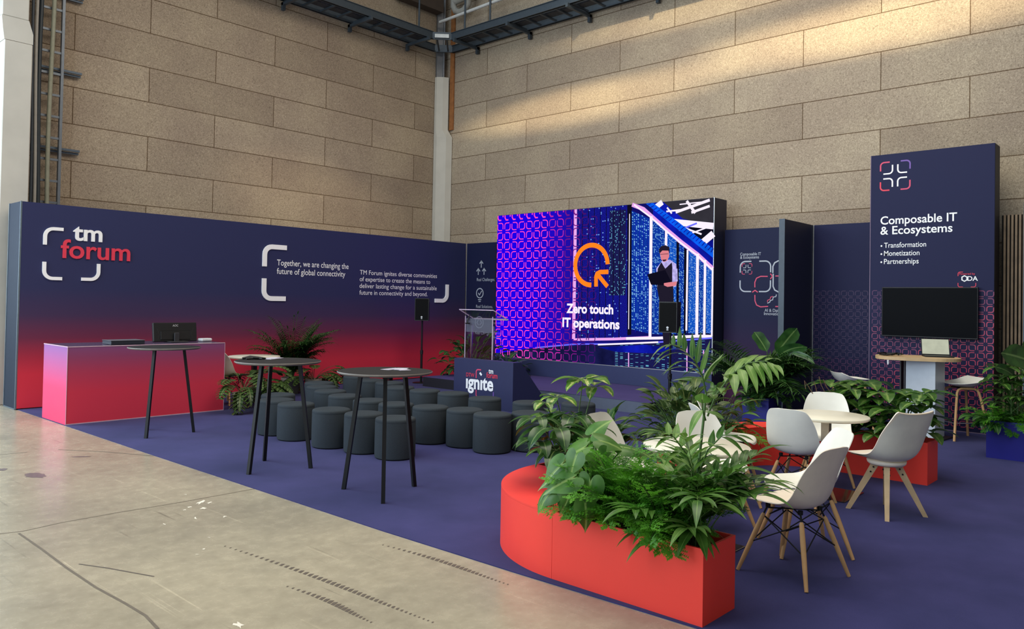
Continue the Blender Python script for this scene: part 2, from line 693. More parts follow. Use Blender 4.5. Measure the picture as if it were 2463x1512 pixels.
fmark('floor_joint', [[(-40, 1288), (55, 1277), (150, 1256), (290, 1231), (420, 1210), (520, 1192), (640, 1170)]], 0.012, mat('joint_sealant', (112, 100, 84), 0.7))
fmark('floor_crack', [[(45, 1282), (100, 1320), (160, 1365), (230, 1412), (300, 1450), (350, 1480), (380, 1512)]], 0.016, mat('crack_dust', (104, 94, 80), 0.8))
fmark('scuff', [[(190, 1356), (260, 1366), (370, 1386)], [(140, 1081), (250, 1086), (368, 1096)], [(0, 1093), (66, 1087)]], 0.012, DARKM)
rnd = random.Random(3)
mb = MB()
for (a, b, n) in (((540, 1313), (1050, 1500), 46), ((690, 1410), (900, 1500), 22), ((920, 1310), (1230, 1408), 30)):
    for i in range(n):
        t = i / n
        x = a[0] + (b[0] - a[0]) * t + 26 * math.sin(t * 3.0) * (1 - t)
        y = a[1] + (b[1] - a[1]) * t
        q = fp(x, y)
        k = 0.35 + 0.65 * math.sin(PI * min(1, t * 1.1))
        d = 0.030 * k
        poly(mb, GP, [(q[0] - d * .4, q[1] - d), (q[0] + d * 1.1, q[1] - d * .2), (q[0] + d * .5, q[1] + d * .35), (q[0] - d * .5, q[1] - d * .1)], 0.0012)
mb.build('tyre_track', DARKM, floor)
mb = MB()
for (x, y, rx, ry) in ((485, 1207, .09, .03), (505, 1208, .05, .02), (488, 1222, .03, .045), (470, 1246, .05, .015), (456, 1219, .03, .02), (443, 1226, .02, .015), (446, 1189, .02, .012), (395, 1260, .03, .008), (503, 1292, .02, .006), (490, 1320, .02, .012), (475, 1333, .02, .006), (540, 1242, .03, .015), (575, 1503, .07, .03)):
    blob(mb, fp(x, y), rx, ry, rnd.random() * 3, 14, 0.0012, 0.7, rnd)
mb.build('tape_residue', PALEM, floor)
mb = MB()
for (x, y, rx, ry) in ((85, 1143, .16, .09), (4, 1129, .07, .05), (195, 1098, .10, .03)):
    blob(mb, fp(x, y), rx, ry, rnd.random() * 3, 26, 0.0012, 0.35, rnd)
mb.build('stain', STAINM, floor)

# tall glazed opening of the hall beyond the pillar (only a sliver shows)
g = MB()
for x in (-14.9, -12.1, -9.36):
    g.box((x, HY - 0.02, 0), (x + 0.09, HY + 0.1, HTOP), 0)
for z in (0.0, 3.2, 6.4, 9.6, HTOP - 0.09):
    g.box((-14.9, HY - 0.02, z), (-9.27, HY + 0.1, z + 0.09), 0)
win = g.build('window_1', mat('window_frame_grey', (176, 182, 184), 0.4))
tag(win, 'tall glazed opening beside the white pillar', kind='structure')
gl = MB()
gl.box((-14.85, HY + 0.03, 0.05), (-9.3, HY + 0.05, HTOP - 0.05))
gm, gnt, gp_ = new_mat('window_glass')
gnt.nodes.clear()
go = node(gnt, 'ShaderNodeOutputMaterial')
gt = node(gnt, 'ShaderNodeBsdfTransparent')
gg = node(gnt, 'ShaderNodeBsdfGlossy', Roughness=0.02)
gx = node(gnt, 'ShaderNodeMixShader')
gx.inputs[0].default_value = 0.06
gnt.links.new(gt.outputs[0], gx.inputs[1])
gnt.links.new(gg.outputs[0], gx.inputs[2])
gnt.links.new(gx.outputs[0], go.inputs['Surface'])
gl.build('pane', gm, win)

# pillar with stepped corbel
CONC = mat('painted_concrete', (190, 186, 176), 0.75, var=0.05, scale=3, bump=0.05)
pb = MB()
pb.box((-9.17, -0.36, 0), (-8.79, HY - 0.03, 5.45), 0, 0.012)
prof = [(-9.17, 5.451), (-8.79, 5.451), (-8.79, 5.60), (-8.85, 5.80), (-9.21, 5.80), (-9.19, 5.60)]
n = len(prof)
vv = [(x, -0.36, z) for x, z in prof] + [(x, HY - 0.03, z) for x, z in prof]
pb.add(vv, [tuple(range(n)), tuple(range(n, 2 * n))[::-1]] + [(i, n + i, n + (i + 1) % n, (i + 1) % n) for i in range(n)])
pb.box((-9.21, -0.36, 5.801), (-8.85, HY - 0.03, HTOP), 0, 0.012)
o = pb.build('concrete_pillar', CONC)
tag(o, 'white concrete pillar with a stepped corbel beside the cable ladder', 'pillar')

# corner column with its stepped corbel, steel rail and timber strip
t = thing('corner_column', 'pale grey concrete column in the corner where the two fibre-panel walls meet', 'column', (HX, HY, 0))
cc = MB()
cc.prism([(-0.30, -0.02), (-0.30, -0.12), (-0.16, -0.30), (-0.02, -0.36), (-0.02, -0.02)], 0, 5.60, 0)
vv = [(-0.30, -0.02, 5.60), (-0.30, -0.12, 5.60), (-0.16, -0.30, 5.60), (-0.02, -0.36, 5.60), (-0.02, -0.02, 5.60),
      (-0.30, -0.02, 5.78), (-0.30, -0.09, 5.78), (-0.20, -0.20, 5.78), (-0.08, -0.27, 5.78), (-0.02, -0.02, 5.78)]
cc.add(vv, [(0, 1, 6, 5), (1, 2, 7, 6), (2, 3, 8, 7), (3, 4, 9, 8), (5, 6, 7, 8, 9)])
cc.prism([(-0.30, -0.02), (-0.30, -0.09), (-0.20, -0.20), (-0.08, -0.27), (-0.02, -0.02)], 5.78, 7.05, 0)
cc.build('shaft', CONC, t)
cc = MB()
cc.prism([(-0.29, -0.03), (-0.29, -0.07), (-0.17, -0.14), (-0.12, -0.03)], 7.05, HTOP, 0)
cc.rod((-0.15, -0.16, 7.05), (-0.15, -0.16, HTOP), 0.03)
cc.build('steel_rail', mat('galvanised_steel', (118, 120, 124), 0.5, 0.6), t, None)
cc = MB()
cc.box((-0.045, -0.40, 5.78), (-0.010, -0.272, HTOP), 0)
cc.build('timber_strip', mat('stained_timber', (150, 96, 52), 0.7, var=0.2, scale=10), t)

# ---------------------------------------------------------------- cable trays high on the walls
TRAY = mat('painted_tray_steel', (66, 76, 86), 0.5, 0.3)


def cable_tray(name, label, origin, rotz, L):
    """runs along local +x, wall side at local y=0, outer rail at y=-0.62"""
    t = thing(name, label, 'cable tray', origin, rotz, 'cable trays under the hall roof')
    for y in (0.0, -0.62):
        m = MB()
        xs = 0.32 if y == 0.0 else 0.95
        m.box((xs, y - 0.015, 0), (L, y + 0.015, 0.17), 0)
        m.box((xs, y - 0.04, 0.0), (L, y + 0.04, 0.012), 0)
        m.box((xs, y - 0.035, 0.158), (L, y + 0.035, 0.17), 0)
        m.build('side_rail', TRAY, t)
    k = 0
    x = 1.0
    while x < L:
        m = MB()
        m.box((x - 0.02, -0.61, 0.014), (x + 0.02, -0.01, 0.05), 0)
        m.build('rung', TRAY, t)
        x += 0.42
    for i in range(int(L / 1.6)):
        x = 1.1 + i * 1.62
        m = MB()
        m.box((x - 0.03, -0.70, -0.07), (x + 0.03, 0.10, -0.01), 0)
        m.box((x - 0.03, 0.03, -0.17), (x + 0.03, 0.10, -0.01), 0)
        m.box((x - 0.035, -0.70, -0.01), (x + 0.035, -0.64, 0.01), 0)
        m.build('wall_bracket', TRAY, t)
    m = MB()
    m.box((0.9, -0.40, 0.052), (L, -0.16, 0.10), 0, 0.02)
    m.build('cable_bundle', mat('cable_bundle', (48, 52, 60), 0.7, var=0.3, scale=30), t)
    return t


cable_tray('cable_tray', 'dark steel cable tray bracketed along the wall above the reception graphics', (HX - 0.12, HY - 0.14, 7.62), PI, 7.5)
bpy.data.objects['cable_tray'].scale = (1, -1, 1)
cable_tray('cable_tray', 'dark steel cable tray bracketed along the wall above the stage screen', (HX - 0.14, HY - 0.12, 7.60), -PI / 2, 14.0)
t = thing('tray_corner_piece', 'angled steel piece joining the two cable trays in the corner', 'cable tray', (HX, HY, 7.61))
for p, q in (((-0.44, -0.14), (-0.14, -0.44)), ((-1.07, -0.76), (-0.76, -1.07))):
    m = MB()
    d = (Vector(q) - Vector(p)).normalized() * 0.015
    nn = (d.y, -d.x)
    m.prism([(p[0] + nn[0], p[1] + nn[1]), (q[0] + nn[0], q[1] + nn[1]), (q[0] - nn[0], q[1] - nn[1]), (p[0] - nn[0], p[1] - nn[1])], 0.0, 0.17)
    m.build('side_rail', TRAY, t)
m = MB()
for k in (0.25, 0.75):
    m.tube([(-0.44 + 0.3 * k, -0.14 - 0.3 * k, 0.03), (-1.07 + 0.31 * k, -0.76 - 0.31 * k, 0.03)], 0.02, 6)
m.build('rung', TRAY, t)
m = MB()
m.box((-0.17, -0.03, 0.0), (0.17, 0.03, 0.10), 0, 0.01, 1, Matrix.Translation((-0.94, -0.94, 0.02)) @ Matrix.Rotation(-PI / 4, 4, 'Z'))
m.build('junction_plate', mat('bright_zinc', (150, 156, 160), 0.35, 0.7), t)

# services above the trays
m = MB()
a, b = Vector((HX - 0.45, HY - 0.32, 8.28)), Vector((HX - 0.45, -2.9, 8.36))
m.rod(a, b, 0.035, n=12)
o = m.build('conduit_pipe', mat('white_conduit', (206, 206, 204), 0.5))
tag(o, 'thin white conduit pipe running out from the corner above the trays', 'pipe')
m = MB()
q = [(HX - 0.3, -0.35, 8.9), (HX - 0.3, -0.35, 8.62), (HX - 0.3, -0.42, 8.50), (HX - 0.3, -0.56, 8.44), (HX - 0.3, -0.72, 8.46), (HX - 0.3, -0.84, 8.56), (HX - 0.3, -0.88, 8.9)]
m.tube(q, 0.075, 14)
m.tube([(HX - 0.3, -0.35, 8.72), (HX - 0.3, -2.4, 8.86), (HX - 0.3, -5, 8.95)], 0.07, 12)
o = m.build('drain_pipe', mat('grey_pipe', (150, 148, 142), 0.55))
tag(o, 'fat grey pipe with a looped bend above the corner', 'pipe')
for i, (x, y, lab) in enumerate(((HX - 1.25, HY - 0.5, 'thin dark hanger rod above the tray on the reception side'), (HX - 0.5, -0.95, 'thin dark hanger rod above the tray closest to the corner pipe'), (HX - 0.5, -1.75, 'thin dark hanger rod above the tray farther along the screen wall'))):
    m = MB()
    m.rod((x, y, 7.79), (x, y, HTOP - 0.3), 0.022, n=8)
    o = m.build('hanger_rod', MATS['painted_tray_steel'])
    tag(o, lab, 'rod', 'hanger rods above the cable trays')
m = MB()
m.box((-1.35, HY - 0.30, 8.55), (HX - 0.32, HY - 0.05, 8.85), 0)
o = m.build('roof_beam', mat('dark_timber_beam', (74, 62, 54), 0.8))
tag(o, 'dark brown beam end on the wall above the cable tray corner', 'beam')

# vertical cable ladder beside the pillar
LAD = mat('ladder_zinc', (112, 120, 130), 0.45, 0.5)
t = thing('cable_ladder', 'vertical steel cable ladder on the wall beside the white pillar', 'cable ladder', (-8.44, HY - 0.16, 0))
for x in (-0.16, 0.20):
    m = MB()
    m.box((x - 0.02, -0.05, 0.0), (x + 0.02, 0.02, HTOP), 0)
    m.build('stile', LAD, t)
z = 0.35
while z < 9.5:
    m = MB()
    m.box((-0.16, -0.035, z), (0.18, -0.005, z + 0.035), 0)
    m.build('rung', LAD, t)
    z += 0.345
for z in (1.3, 2.65, 4.0, 5.28, 6.52, 7.8):
    m = MB()
    m.box((-0.20, 0.035, z), (0.52, 0.075, z + 0.035), 0)
    m.box((-0.20, 0.085, z - 0.04), (0.52, 0.125, z - 0.005), 0)
    m.build('wall_strut', mat('strut_steel', (86, 98, 112), 0.5, 0.5), t)
for x, y, r, c, nm in ((-0.235, -0.10, 0.022, (58, 66, 76), 'dark_cable'), (-0.125, -0.09, 0.032, (44, 54, 62), 'black_cable'), (0.03, -0.085, 0.034, (152, 154, 136), 'grey_cable'), (-0.185, -0.12, 0.024, (168, 166, 160), 'pale_cable')):
    m = MB()
    ph = x * 9
    m.tube([(x + 0.02 * math.sin(zz * 1.1 + ph), y, zz) for zz in [0.3 * i for i in range(35)]], r, 8)
    o = m.build(nm, mat('sheath_' + nm, c, 0.5))
    o.location = t.location
    tag(o, {'dark_cable': 'slate power cable nearest the white pillar on the cable ladder', 'black_cable': 'thick black cable tied to the ladder beside the pale conduit', 'grey_cable': 'grey-green cable running up the middle of the cable ladder', 'pale_cable': 'thin pale segmented conduit on the pillar side of the cable ladder'}[nm], 'cable', 'cables on the cable ladder')

# ================================================================ BOOTH
NAVY = gradient_mat('navy_print', [(0.0, (29, 31, 66)), (3.9, (29, 32, 68))], spec=0.2)
NAVYDARK = mat('navy_panel', (24, 27, 54), 0.55, var=0.04)
EDGE = mat('panel_edge_frame', (36, 45, 60), 0.6, 0.0, var=0.05, spec=0.2)
TRIMW = mat('aluminium_trim', (196, 200, 202), 0.35, 0.6)
WHITE = mat('white_vinyl', (250, 250, 252), 0.5, var=0.02)
REDV = mat('red_vinyl', (226, 58, 82), 0.5, var=0.03)
PINKV = mat('pink_vinyl', (214, 72, 108), 0.5, var=0.03)
VIOLETV = mat('violet_vinyl', (118, 84, 168), 0.5, var=0.03)
GRAD = gradient_mat('navy_to_red_print', [(0.0, (214, 52, 72)), (0.50, (206, 48, 68)), (0.75, (166, 42, 66)), (1.02, (108, 42, 72)), (1.35, (64, 46, 82)), (1.75, (43, 46, 86)), (3.0, (38, 44, 86))])
GRADB = gradient_mat('navy_to_violet_print', [(0.0, (70, 30, 62)), (0.6, (56, 32, 68)), (1.5, (26, 29, 62)), (3.0, (22, 28, 62))], spec=0.2)

# carpet
m = MB()
m.prism([(-9.045, -0.45), (-9.040, -3.0), (-9.040, -5.6), (-9.020, -9.3), (-8.985, -10.6), (-8.93, -11.9), (-8.86, -14.0), (-8.80, -16.5), (-0.02, -16.5), (-0.02, -0.45)][::-1], 0.0, 0.006)
cm, cnt, cp = new_mat('violet_blue_carpet')
tc = node(cnt, 'ShaderNodeTexCoord')
n1 = node(cnt, 'ShaderNodeTexNoise', Scale=2.0, Detail=6.0, Roughness=0.6)
n2 = node(cnt, 'ShaderNodeTexNoise', Scale=420.0, Detail=2.0)
r = node(cnt, 'ShaderNodeValToRGB')
r.color_ramp.elements[0].position, r.color_ramp.elements[1].position = 0.35, 0.68
r.color_ramp.elements[0].color = lin((46, 47, 93)) + (1,)
r.color_ramp.elements[1].color = lin((56, 55, 105)) + (1,)
r2 = node(cnt, 'ShaderNodeValToRGB')
r2.color_ramp.elements[0].color = (0.72, 0.72, 0.72, 1)
r2.color_ramp.elements[1].color = (1.25, 1.25, 1.25, 1)
mx = node(cnt, 'ShaderNodeMixRGB', blend_type='MULTIPLY')
mx.inputs['Fac'].default_value = 1.0
b = node(cnt, 'ShaderNodeBump', Strength=0.25, Distance=0.003)
L = cnt.links.new
L(tc.outputs['Object'], n1.inputs['Vector'])
L(tc.outputs['Object'], n2.inputs['Vector'])
L(n1.outputs['Fac'], r.inputs[0])
L(n2.outputs['Fac'], r2.inputs[0])
L(r.outputs[0], mx.inputs['Color1'])
L(r2.outputs[0], mx.inputs['Color2'])
L(mx.outputs[0], cp.inputs['Base Color'])
L(n2.outputs['Fac'], b.inputs['Height'])
L(b.outputs[0], cp.inputs['Normal'])
cp.inputs['Roughness'].default_value = 0.95
cp.inputs['Specular IOR Level'].default_value = 0.1
cp.inputs['Sheen Weight'].default_value = 0.06
o = m.build('carpet', cm)
tag(o, 'violet-blue exhibition carpet laid over the concrete floor under the whole booth', 'carpet')
CZ = 0.006

# ---- long graphic wall on the reception side
t = thing('graphic_wall', 'long booth wall printed navy fading to red, carrying the big company logo', 'wall panel', (0, 0, 0))
YW, ZW = -1.05, 2.985
m = MB()
m.box((-9.06, YW, CZ + 0.012), (-0.17, YW + 0.55, ZW), 0)
m.build('wall_body', [GRAD, EDGE], t)
m = MB()
m.box((-9.075, YW + 0.02, CZ), (-9.061, YW + 0.53, ZW), 0)
m.build('end_cover', EDGE, t)
m = MB()
for y in (YW - 0.002, YW + 0.53):
    m.box((-9.082, y, CZ), (-9.062, y + 0.02, ZW + 0.004), 0)
m.box((-9.082, YW, CZ - 0.003), (-9.076, YW + 0.55, CZ + 0.012), 0)
m.build('edge_profile', mat('grey_edge_profile', (104, 118, 128), 0.4, 0.3), t)
PW = Plane((0, YW, 0), (1, 0, 0), (0, 0, 1))
D = 0.022
m = MB()
text(m, PW, 'tm', -8.385, 2.478, 0.245, 0.41, 0.020, D, 0, 'LEFT', D)
m.build('logo_lettering', WHITE, t)['label'] = 'white raised letters'
m = MB()
text(m, PW, 'forum', -8.545, 2.205, 0.275, 0.99, 0.012, D, 0, 'LEFT', D)
m.build('logo_lettering', REDV, t)['label'] = 'red raised letters'
m = MB()
for (cx, cy, sx_, sy_) in ((-8.79, 2.652, 1, -1), (-8.79, 1.862, 1, 1), (-7.985, 1.866, -1, 1)):
    stroke(m, PW, bracket(cx + 0.03 * sx_, cy + .03 * sy_, sx_, sy_, 0.24, 0.24, 0.11), 0.048, D, 0, False, D)
m.build('logo_bracket', WHITE, t)
m = MB()
for (cx, cy, sx_, sy_) in ((-5.26, 2.63, 1, -1), (-5.26, 1.615, 1, 1), (-0.70, 1.635, -1, 1)):
    stroke(m, PW, bracket(cx + 0.04 * sx_, cy + .04 * sy_, sx_, sy_, 0.44 if sx_ > 0 else .36, 0.36, 0.14), 0.085, D, 0, False, D)
m.build('quote_bracket', WHITE, t)
m = MB()
for k, (s_, u1) in enumerate((('Together, we are changing the', -3.39), ('future of global connectivity', -3.465))):
    text(m, PW, s_, -4.965, 2.262 - 0.155 * k, 0.108, u1 + 4.965, 0.004, 0.003)
m.build('statement_lettering', WHITE, t)
m = MB()
for k, (s_, u1) in enumerate((('TM Forum ignites diverse communities', -1.045), ('of expertise to create the means to', -1.24), ('deliver lasting change for a sustainable', -1.045), ('future in connectivity and beyond.', -1.31))):
    text(m, PW, s_, -3.115, 2.168 - 0.134 * k, 0.092, u1 + 3.115, 0.0, 0.003)
m.build('statement_lettering', WHITE, t)

# ---- corner panel with the three 'Real' icons
XB = -0.15
PB = Plane((XB, 0, 0), (0, -1, 0), (0, 0, 1))
t = thing('graphic_panel', 'dark panel in the booth corner with three white icons, half hidden by the screen', 'wall panel')
m = MB()
m.box((XB, -2.32, CZ), (XB + 0.10, YW + 0.0, ZW), 0)
m.build('panel_body', GRADB, t)
m = MB()
m.box((XB - 0.004, YW - 0.016, CZ), (XB - 0.0005, YW - 0.002, ZW), 0)
m.build('corner_trim', TRIMW, t)
GREYV = mat('grey_vinyl', (176, 182, 194), 0.5, var=0.02)
m = MB()


def arrow(u, v, h):
    stroke(m, PB, [(u, v), (u, v + h)], 0.022, 0.003)
    stroke(m, PB, [(u - 0.055, v + h - 0.06), (u, v + h), (u + 0.055, v + h - 0.06)], 0.022, 0.003)


arrow(1.53, 2.43, 0.15)
arrow(1.44, 2.27, 0.14)
arrow(1.62, 2.27, 0.14)
stroke(m, PB, arcpts(1.50, 1.86, 0.105, 0, 2 * PI, 26)[:-1], 0.022, 0.003, 0, True)
stroke(m, PB, [(1.45, 1.865), (1.49, 1.82), (1.56, 1.91)], 0.02, 0.003)
stroke(m, PB, [(1.45, 1.715), (1.55, 1.715)], 0.018, 0.003)
stroke(m, PB, [(1.465, 1.675), (1.535, 1.675)], 0.018, 0.003)
stroke(m, PB, arcpts(1.50, 1.21, 0.125, 0, 2 * PI, 26)[:-1], 0.02, 0.003, 0, True)
for s_ in (-1, 1):
    stroke(m, PB, [(1.50 + s_ * .02, 1.15), (1.50 + s_ * .075, 1.20), (1.50 + s_ * .02, 1.27)], 0.018, 0.003)
m.build('icon', GREYV, t)
m = MB()
text(m, PB, 'Real Challenges.', 1.40, 2.13, 0.07, 0.56, 0, 0.003)
text(m, PB, 'Real Solutions.', 1.39, 1.53, 0.07, 0.52, 0, 0.003)
text(m, PB, 'Real Change.', 1.38, 0.94, 0.07, 0.46, 0, 0.003)
m.build('caption_lettering', GREYV, t)

# ---- stage
STAGEY0, STAGEY1, STAGEX = -2.27, -7.40, -2.46
SZ = 0.19
t = thing('stage', 'low purple-topped stage platform with grey riser in front of the big screen', 'stage')
m = MB()
m.box((STAGEX + 0.004, STAGEY1 + 0.004, CZ), (-0.52, STAGEY0 - 0.004, SZ - 0.004), 0)
m.build('riser', mat('stage_riser', (86, 94, 112), 0.6, var=0.04), t)
m = MB()
m.box((STAGEX, STAGEY1, SZ - 0.0035), (-0.51, STAGEY0, SZ), 0)
m.build('stage_top', mat('stage_carpet', (74, 66, 112), 0.9, var=0.06, scale=3, spec=0.1), t)
m = MB()
m.box((STAGEX + 0.02, STAGEY1 - 0.004, CZ), (-0.52, STAGEY1 + 0.0035, SZ - 0.006), 0)
m.build('side_skirt', mat('black_skirt', (24, 24, 36), 0.8), t)
m = MB()
m.box((STAGEX - 0.004, STAGEY0 - 1.2, CZ), (STAGEX + 0.0035, STAGEY0, SZ - 0.006), 0)
m.build('side_skirt', mat('black_skirt', (24, 24, 36), 0.8), t)

# ---- big LED screen wall
XS = -0.5
PS = Plane((XS, 0, 0), (0, -1, 0), (0, 0, 1))
U0, U1, V0, V1 = 2.335, 7.390, 0.525, 3.505
t = thing('led_screen_wall', 'huge glowing screen above the stage showing a man in a blue server room', 'screen')
m = MB()
m.box((XS + 0.012, -U1, CZ), (-0.04, -U0, V1 + 0.008), 0)
m.build('wall_body', NAVYDARK, t)
m = MB()
m.box((XS - 0.004, -U1, SZ + 0.002), (XS + 0.0115, -U0, V0 - 0.014), 0)
m.build('plinth_cover', mat('plinth_navy', (48, 56, 98), 0.55, var=0.03), t)
m = MB()
m.box((XS - 0.004, -U1 - 0.010, V0 - 0.012), (XS + 0.011, -U1 + 0.004, V1 + 0.012), 0)
m.box((XS - 0.004, -U1, V0 - 0.013), (XS + 0.011, -U0, V0 - 0.002), 0)
m.build('frame_trim', TRIMW, t)


def s4(a, b):
    q = at_x(1100 + a / 2.653, 450 + b / 2.653, XS)
    return (-q.y, q.z)


def clip(pts):
    """keep polygons inside the lit area"""
    def cut(ps, ax, lim, sg):
        out = []
        for i in range(len(ps)):
            a, b = ps[i], ps[(i + 1) % len(ps)]
            ia, ib = sg * (a[ax] - lim) <= 0, sg * (b[ax] - lim) <= 0
            if ia:
                out.append(a)
            if ia != ib:
                k = (lim - a[ax]) / (b[ax] - a[ax])
                out.append((a[0] + (b[0] - a[0]) * k, a[1] + (b[1] - a[1]) * k))
        return out
    for ax, lim, sg in ((0, U1, 1), (0, U0, -1), (1, V1, 1), (1, V0, -1)):
        if len(pts) >= 3:
            pts = cut(pts, ax, lim, sg)
    return pts


EM = 1.0


def rack_mat(name, base, dots, lit, sc=(16, 26), warm=0.0, thr=0.62):
    """blinking server front: random small lights in a grid, emitted by the screen"""
    m_ = bpy.data.materials.new(name)
    m_.use_nodes = True
    n = m_.node_tree
    n.nodes.clear()
    out = node(n, 'ShaderNodeOutputMaterial')
    em = node(n, 'ShaderNodeEmission', Strength=EM)
    uv = node(n, 'ShaderNodeUVMap')
    mp = node(n, 'ShaderNodeMapping')
    mp.inputs['Scale'].default_value = (sc[0], sc[1], 1)
    sep = node(n, 'ShaderNodeSeparateXYZ')
    L = n.links.new
    L(uv.outputs[0], mp.inputs['Vector'])
    L(mp.outputs[0], sep.inputs[0])

    def M(op, a, b=None, c=None):
        x = node(n, 'ShaderNodeMath', operation=op)
        for i, q in enumerate((a, b, c)):
            if q is None:
                continue
            if isinstance(q, (int, float)):
                x.inputs[i].default_value = q
            else:
                L(q, x.inputs[i])
        return x.outputs[0]
    fx, fy = M('FLOOR', sep.outputs['X']), M('FLOOR', sep.outputs['Y'])
    cb = node(n, 'ShaderNodeCombineXYZ')
    L(fx, cb.inputs[0])
    L(fy, cb.inputs[1])
    wn = node(n, 'ShaderNodeTexWhiteNoise', noise_dimensions='2D')
    L(cb.outputs[0], wn.inputs['Vector'])
    rx, ry = M('FRACT', sep.outputs['X']), M('FRACT', sep.outputs['Y'])
    ins = M('MULTIPLY', M('LESS_THAN', M('ABSOLUTE', M('SUBTRACT', rx, 0.5)), 0.27), M('LESS_THAN', M('ABSOLUTE', M('SUBTRACT', ry, 0.5)), 0.32))
    cn = node(n, 'ShaderNodeTexNoise', Scale=0.35, Detail=2.0)
    L(cb.outputs[0], cn.inputs['Vector'])
    on = M('GREATER_THAN', M('ADD', M('MULTIPLY', wn.outputs['Value'], 0.6), M('MULTIPLY', cn.outputs['Fac'], 0.6)), thr)
    fac = M('MULTIPLY', ins, on)
    mix = node(n, 'ShaderNodeMixRGB')
    gr = node(n, 'ShaderNodeMixRGB')
    gr.inputs['Color1'].default_value = lin(base) + (1,)
    gr.inputs['Color2'].default_value = lin(dots) + (1,)
    rn = node(n, 'ShaderNodeTexNoise', Scale=3.0, Detail=5.0)
    L(mp.outputs[0], rn.inputs['Vector'])
    rp = node(n, 'ShaderNodeValToRGB')
    rp.color_ramp.elements[0].position, rp.color_ramp.elements[1].position = 0.42, 0.66
    L(rn.outputs['Fac'], rp.inputs[0])
    L(rp.outputs[0], gr.inputs['Fac'])
    L(fac, mix.inputs['Fac'])
    L(gr.outputs[0], mix.inputs['Color1'])
    mix.inputs['Color2'].default_value = lin(lit) + (1,)
    L(mix.outputs[0], em.inputs['Color'])
    L(em.outputs[0], out.inputs['Surface'])
    return m_


# base: blue on the pattern side turning to dark navy on the photo side
bm_ = bpy.data.materials.new('screen_blue')
bm_.use_nodes = True
n = bm_.node_tree
n.nodes.clear()
out = node(n, 'ShaderNodeOutputMaterial')
em = node(n, 'ShaderNodeEmission', Strength=EM)
g_ = node(n, 'ShaderNodeNewGeometry')
sp = node(n, 'ShaderNodeSeparateXYZ')
mr = node(n, 'ShaderNodeMapRange')
mr.inputs['From Min'].default_value, mr.inputs['From Max'].default_value = -U0, -U1
rp = node(n, 'ShaderNodeValToRGB')
els = rp.color_ramp.elements
els[0].color, els[1].color = lin((28, 0, 240)) + (1,), lin((10, 16, 60)) + (1,)
for ps_, c in ((0.20, (26, 2, 228)), (0.38, (32, 14, 165)), (0.55, (22, 18, 120))):
    e_ = els.new(ps_)
    e_.color = lin(c) + (1,)
n.links.new(g_.outputs['Position'], sp.inputs[0])
n.links.new(sp.outputs['Y'], mr.inputs['Value'])
n.links.new(mr.outputs[0], rp.inputs[0])
n.links.new(rp.outputs[0], em.inputs['Color'])
n.links.new(em.outputs[0], out.inputs['Surface'])

SM = [bm_,
      rack_mat('screen_rack_dim', (16, 12, 84), (28, 34, 185), (130, 185, 255), (15, 30), thr=0.885),     # 1
      rack_mat('screen_rack_blue', (10, 30, 120), (20, 80, 210), (150, 220, 255), (10, 40), thr=0.70),   # 2
      rack_mat('screen_rack_bright', (10, 50, 160), (30, 120, 240), (190, 235, 255), (9, 44), thr=0.74),  # 3
      emit('screen_white', (248, 238, 255), 1.05),          # 4
      emit('screen_pinkish', (236, 170, 240), 1.0),         # 5
      emit('screen_black', (16, 14, 30), 1.0),              # 6
      emit('screen_grey', (52, 50, 58), 1.0, 0.15, 3),      # 7
      emit('screen_azure', (10, 92, 235), 1.0, 0.2, 6),     # 8
      emit('screen_floor', (20, 22, 66), 1.0, 0.5, 2.5),    # 9
      emit('screen_deep_blue', (14, 24, 160), 1.0, 0.4, 3),  # 10
      rack_mat('screen_reflection', (24, 24, 52), (30, 30, 110), (120, 210, 235), (18, 20), thr=0.80),  # 11
      emit('screen_lilac_line', (110, 110, 255), 1.0),      # 12
      emit('screen_skin', (224, 130, 140), 1.0),            # 13
      emit('screen_shirt', (186, 176, 236), 1.0, 0.25, 14),  # 14
      emit('screen_vest', (32, 28, 44), 1.0),               # 15
      emit('screen_pink', (255, 70, 190), 1.05),            # 16
      emit('screen_pink_soft', (196, 44, 168), 1.0),        # 17
      emit('screen_pink_faint', (120, 26, 130), 1.0),       # 18
      emit('screen_pink_faintest', (70, 18, 108), 1.0),     # 19
      emit('screen_orange', (255, 128, 30), 1.1)]           # 20
m = MB()
lay = [0.0005]


def up():
    lay[0] += 0.0002
    return lay[0]


def sp_(pts, mi, uv=None, raw=False):
    q = clip(pts if raw else [s4(*p) for p in pts])
    if len(q) < 3:
        return
    poly(m, PS, q, up(), mi, [(a, b) for a, b in q])


def quad(tl, tr, br, bl, mi):
    """a receding panel with its own uv, so the lights shrink with distance"""
    P4 = [s4(*p) for p in (tl, tr, br, bl)]
    P4 = [(min(max(a, U0), U1), min(max(b, V0), V1)) for a, b in P4]
    poly(m, PS, P4, up(), mi, [(0, 3), (1, 3), (1, 0), (0, 0)])


def ln(pts, wd, mi):
    q = [s4(*p) for p in pts]
    q = [(min(max(a, U0), U1), min(max(b, V0), V1)) for a, b in q]
    stroke(m, PS, q, wd, up(), mi)


poly(m, PS, [(U0, V0), (U1, V0), (U1, V1), (U0, V1)], lay[0], 0, [(0, 0), (1, 0), (1, 1), (0, 1)])
# floor of the server room
sp_([(250, 1060), (520, 1020), (1280, 985), (1640, 955), (1640, 1220), (250, 1110)], 9)
quad((1000, 1010), (1640, 975), (1640, 1215), (1000, 1150), 11)
sp_([(900, 1020), (1200, 1005), (1420, 1030), (1240, 1060), (1010, 1050)], 10)
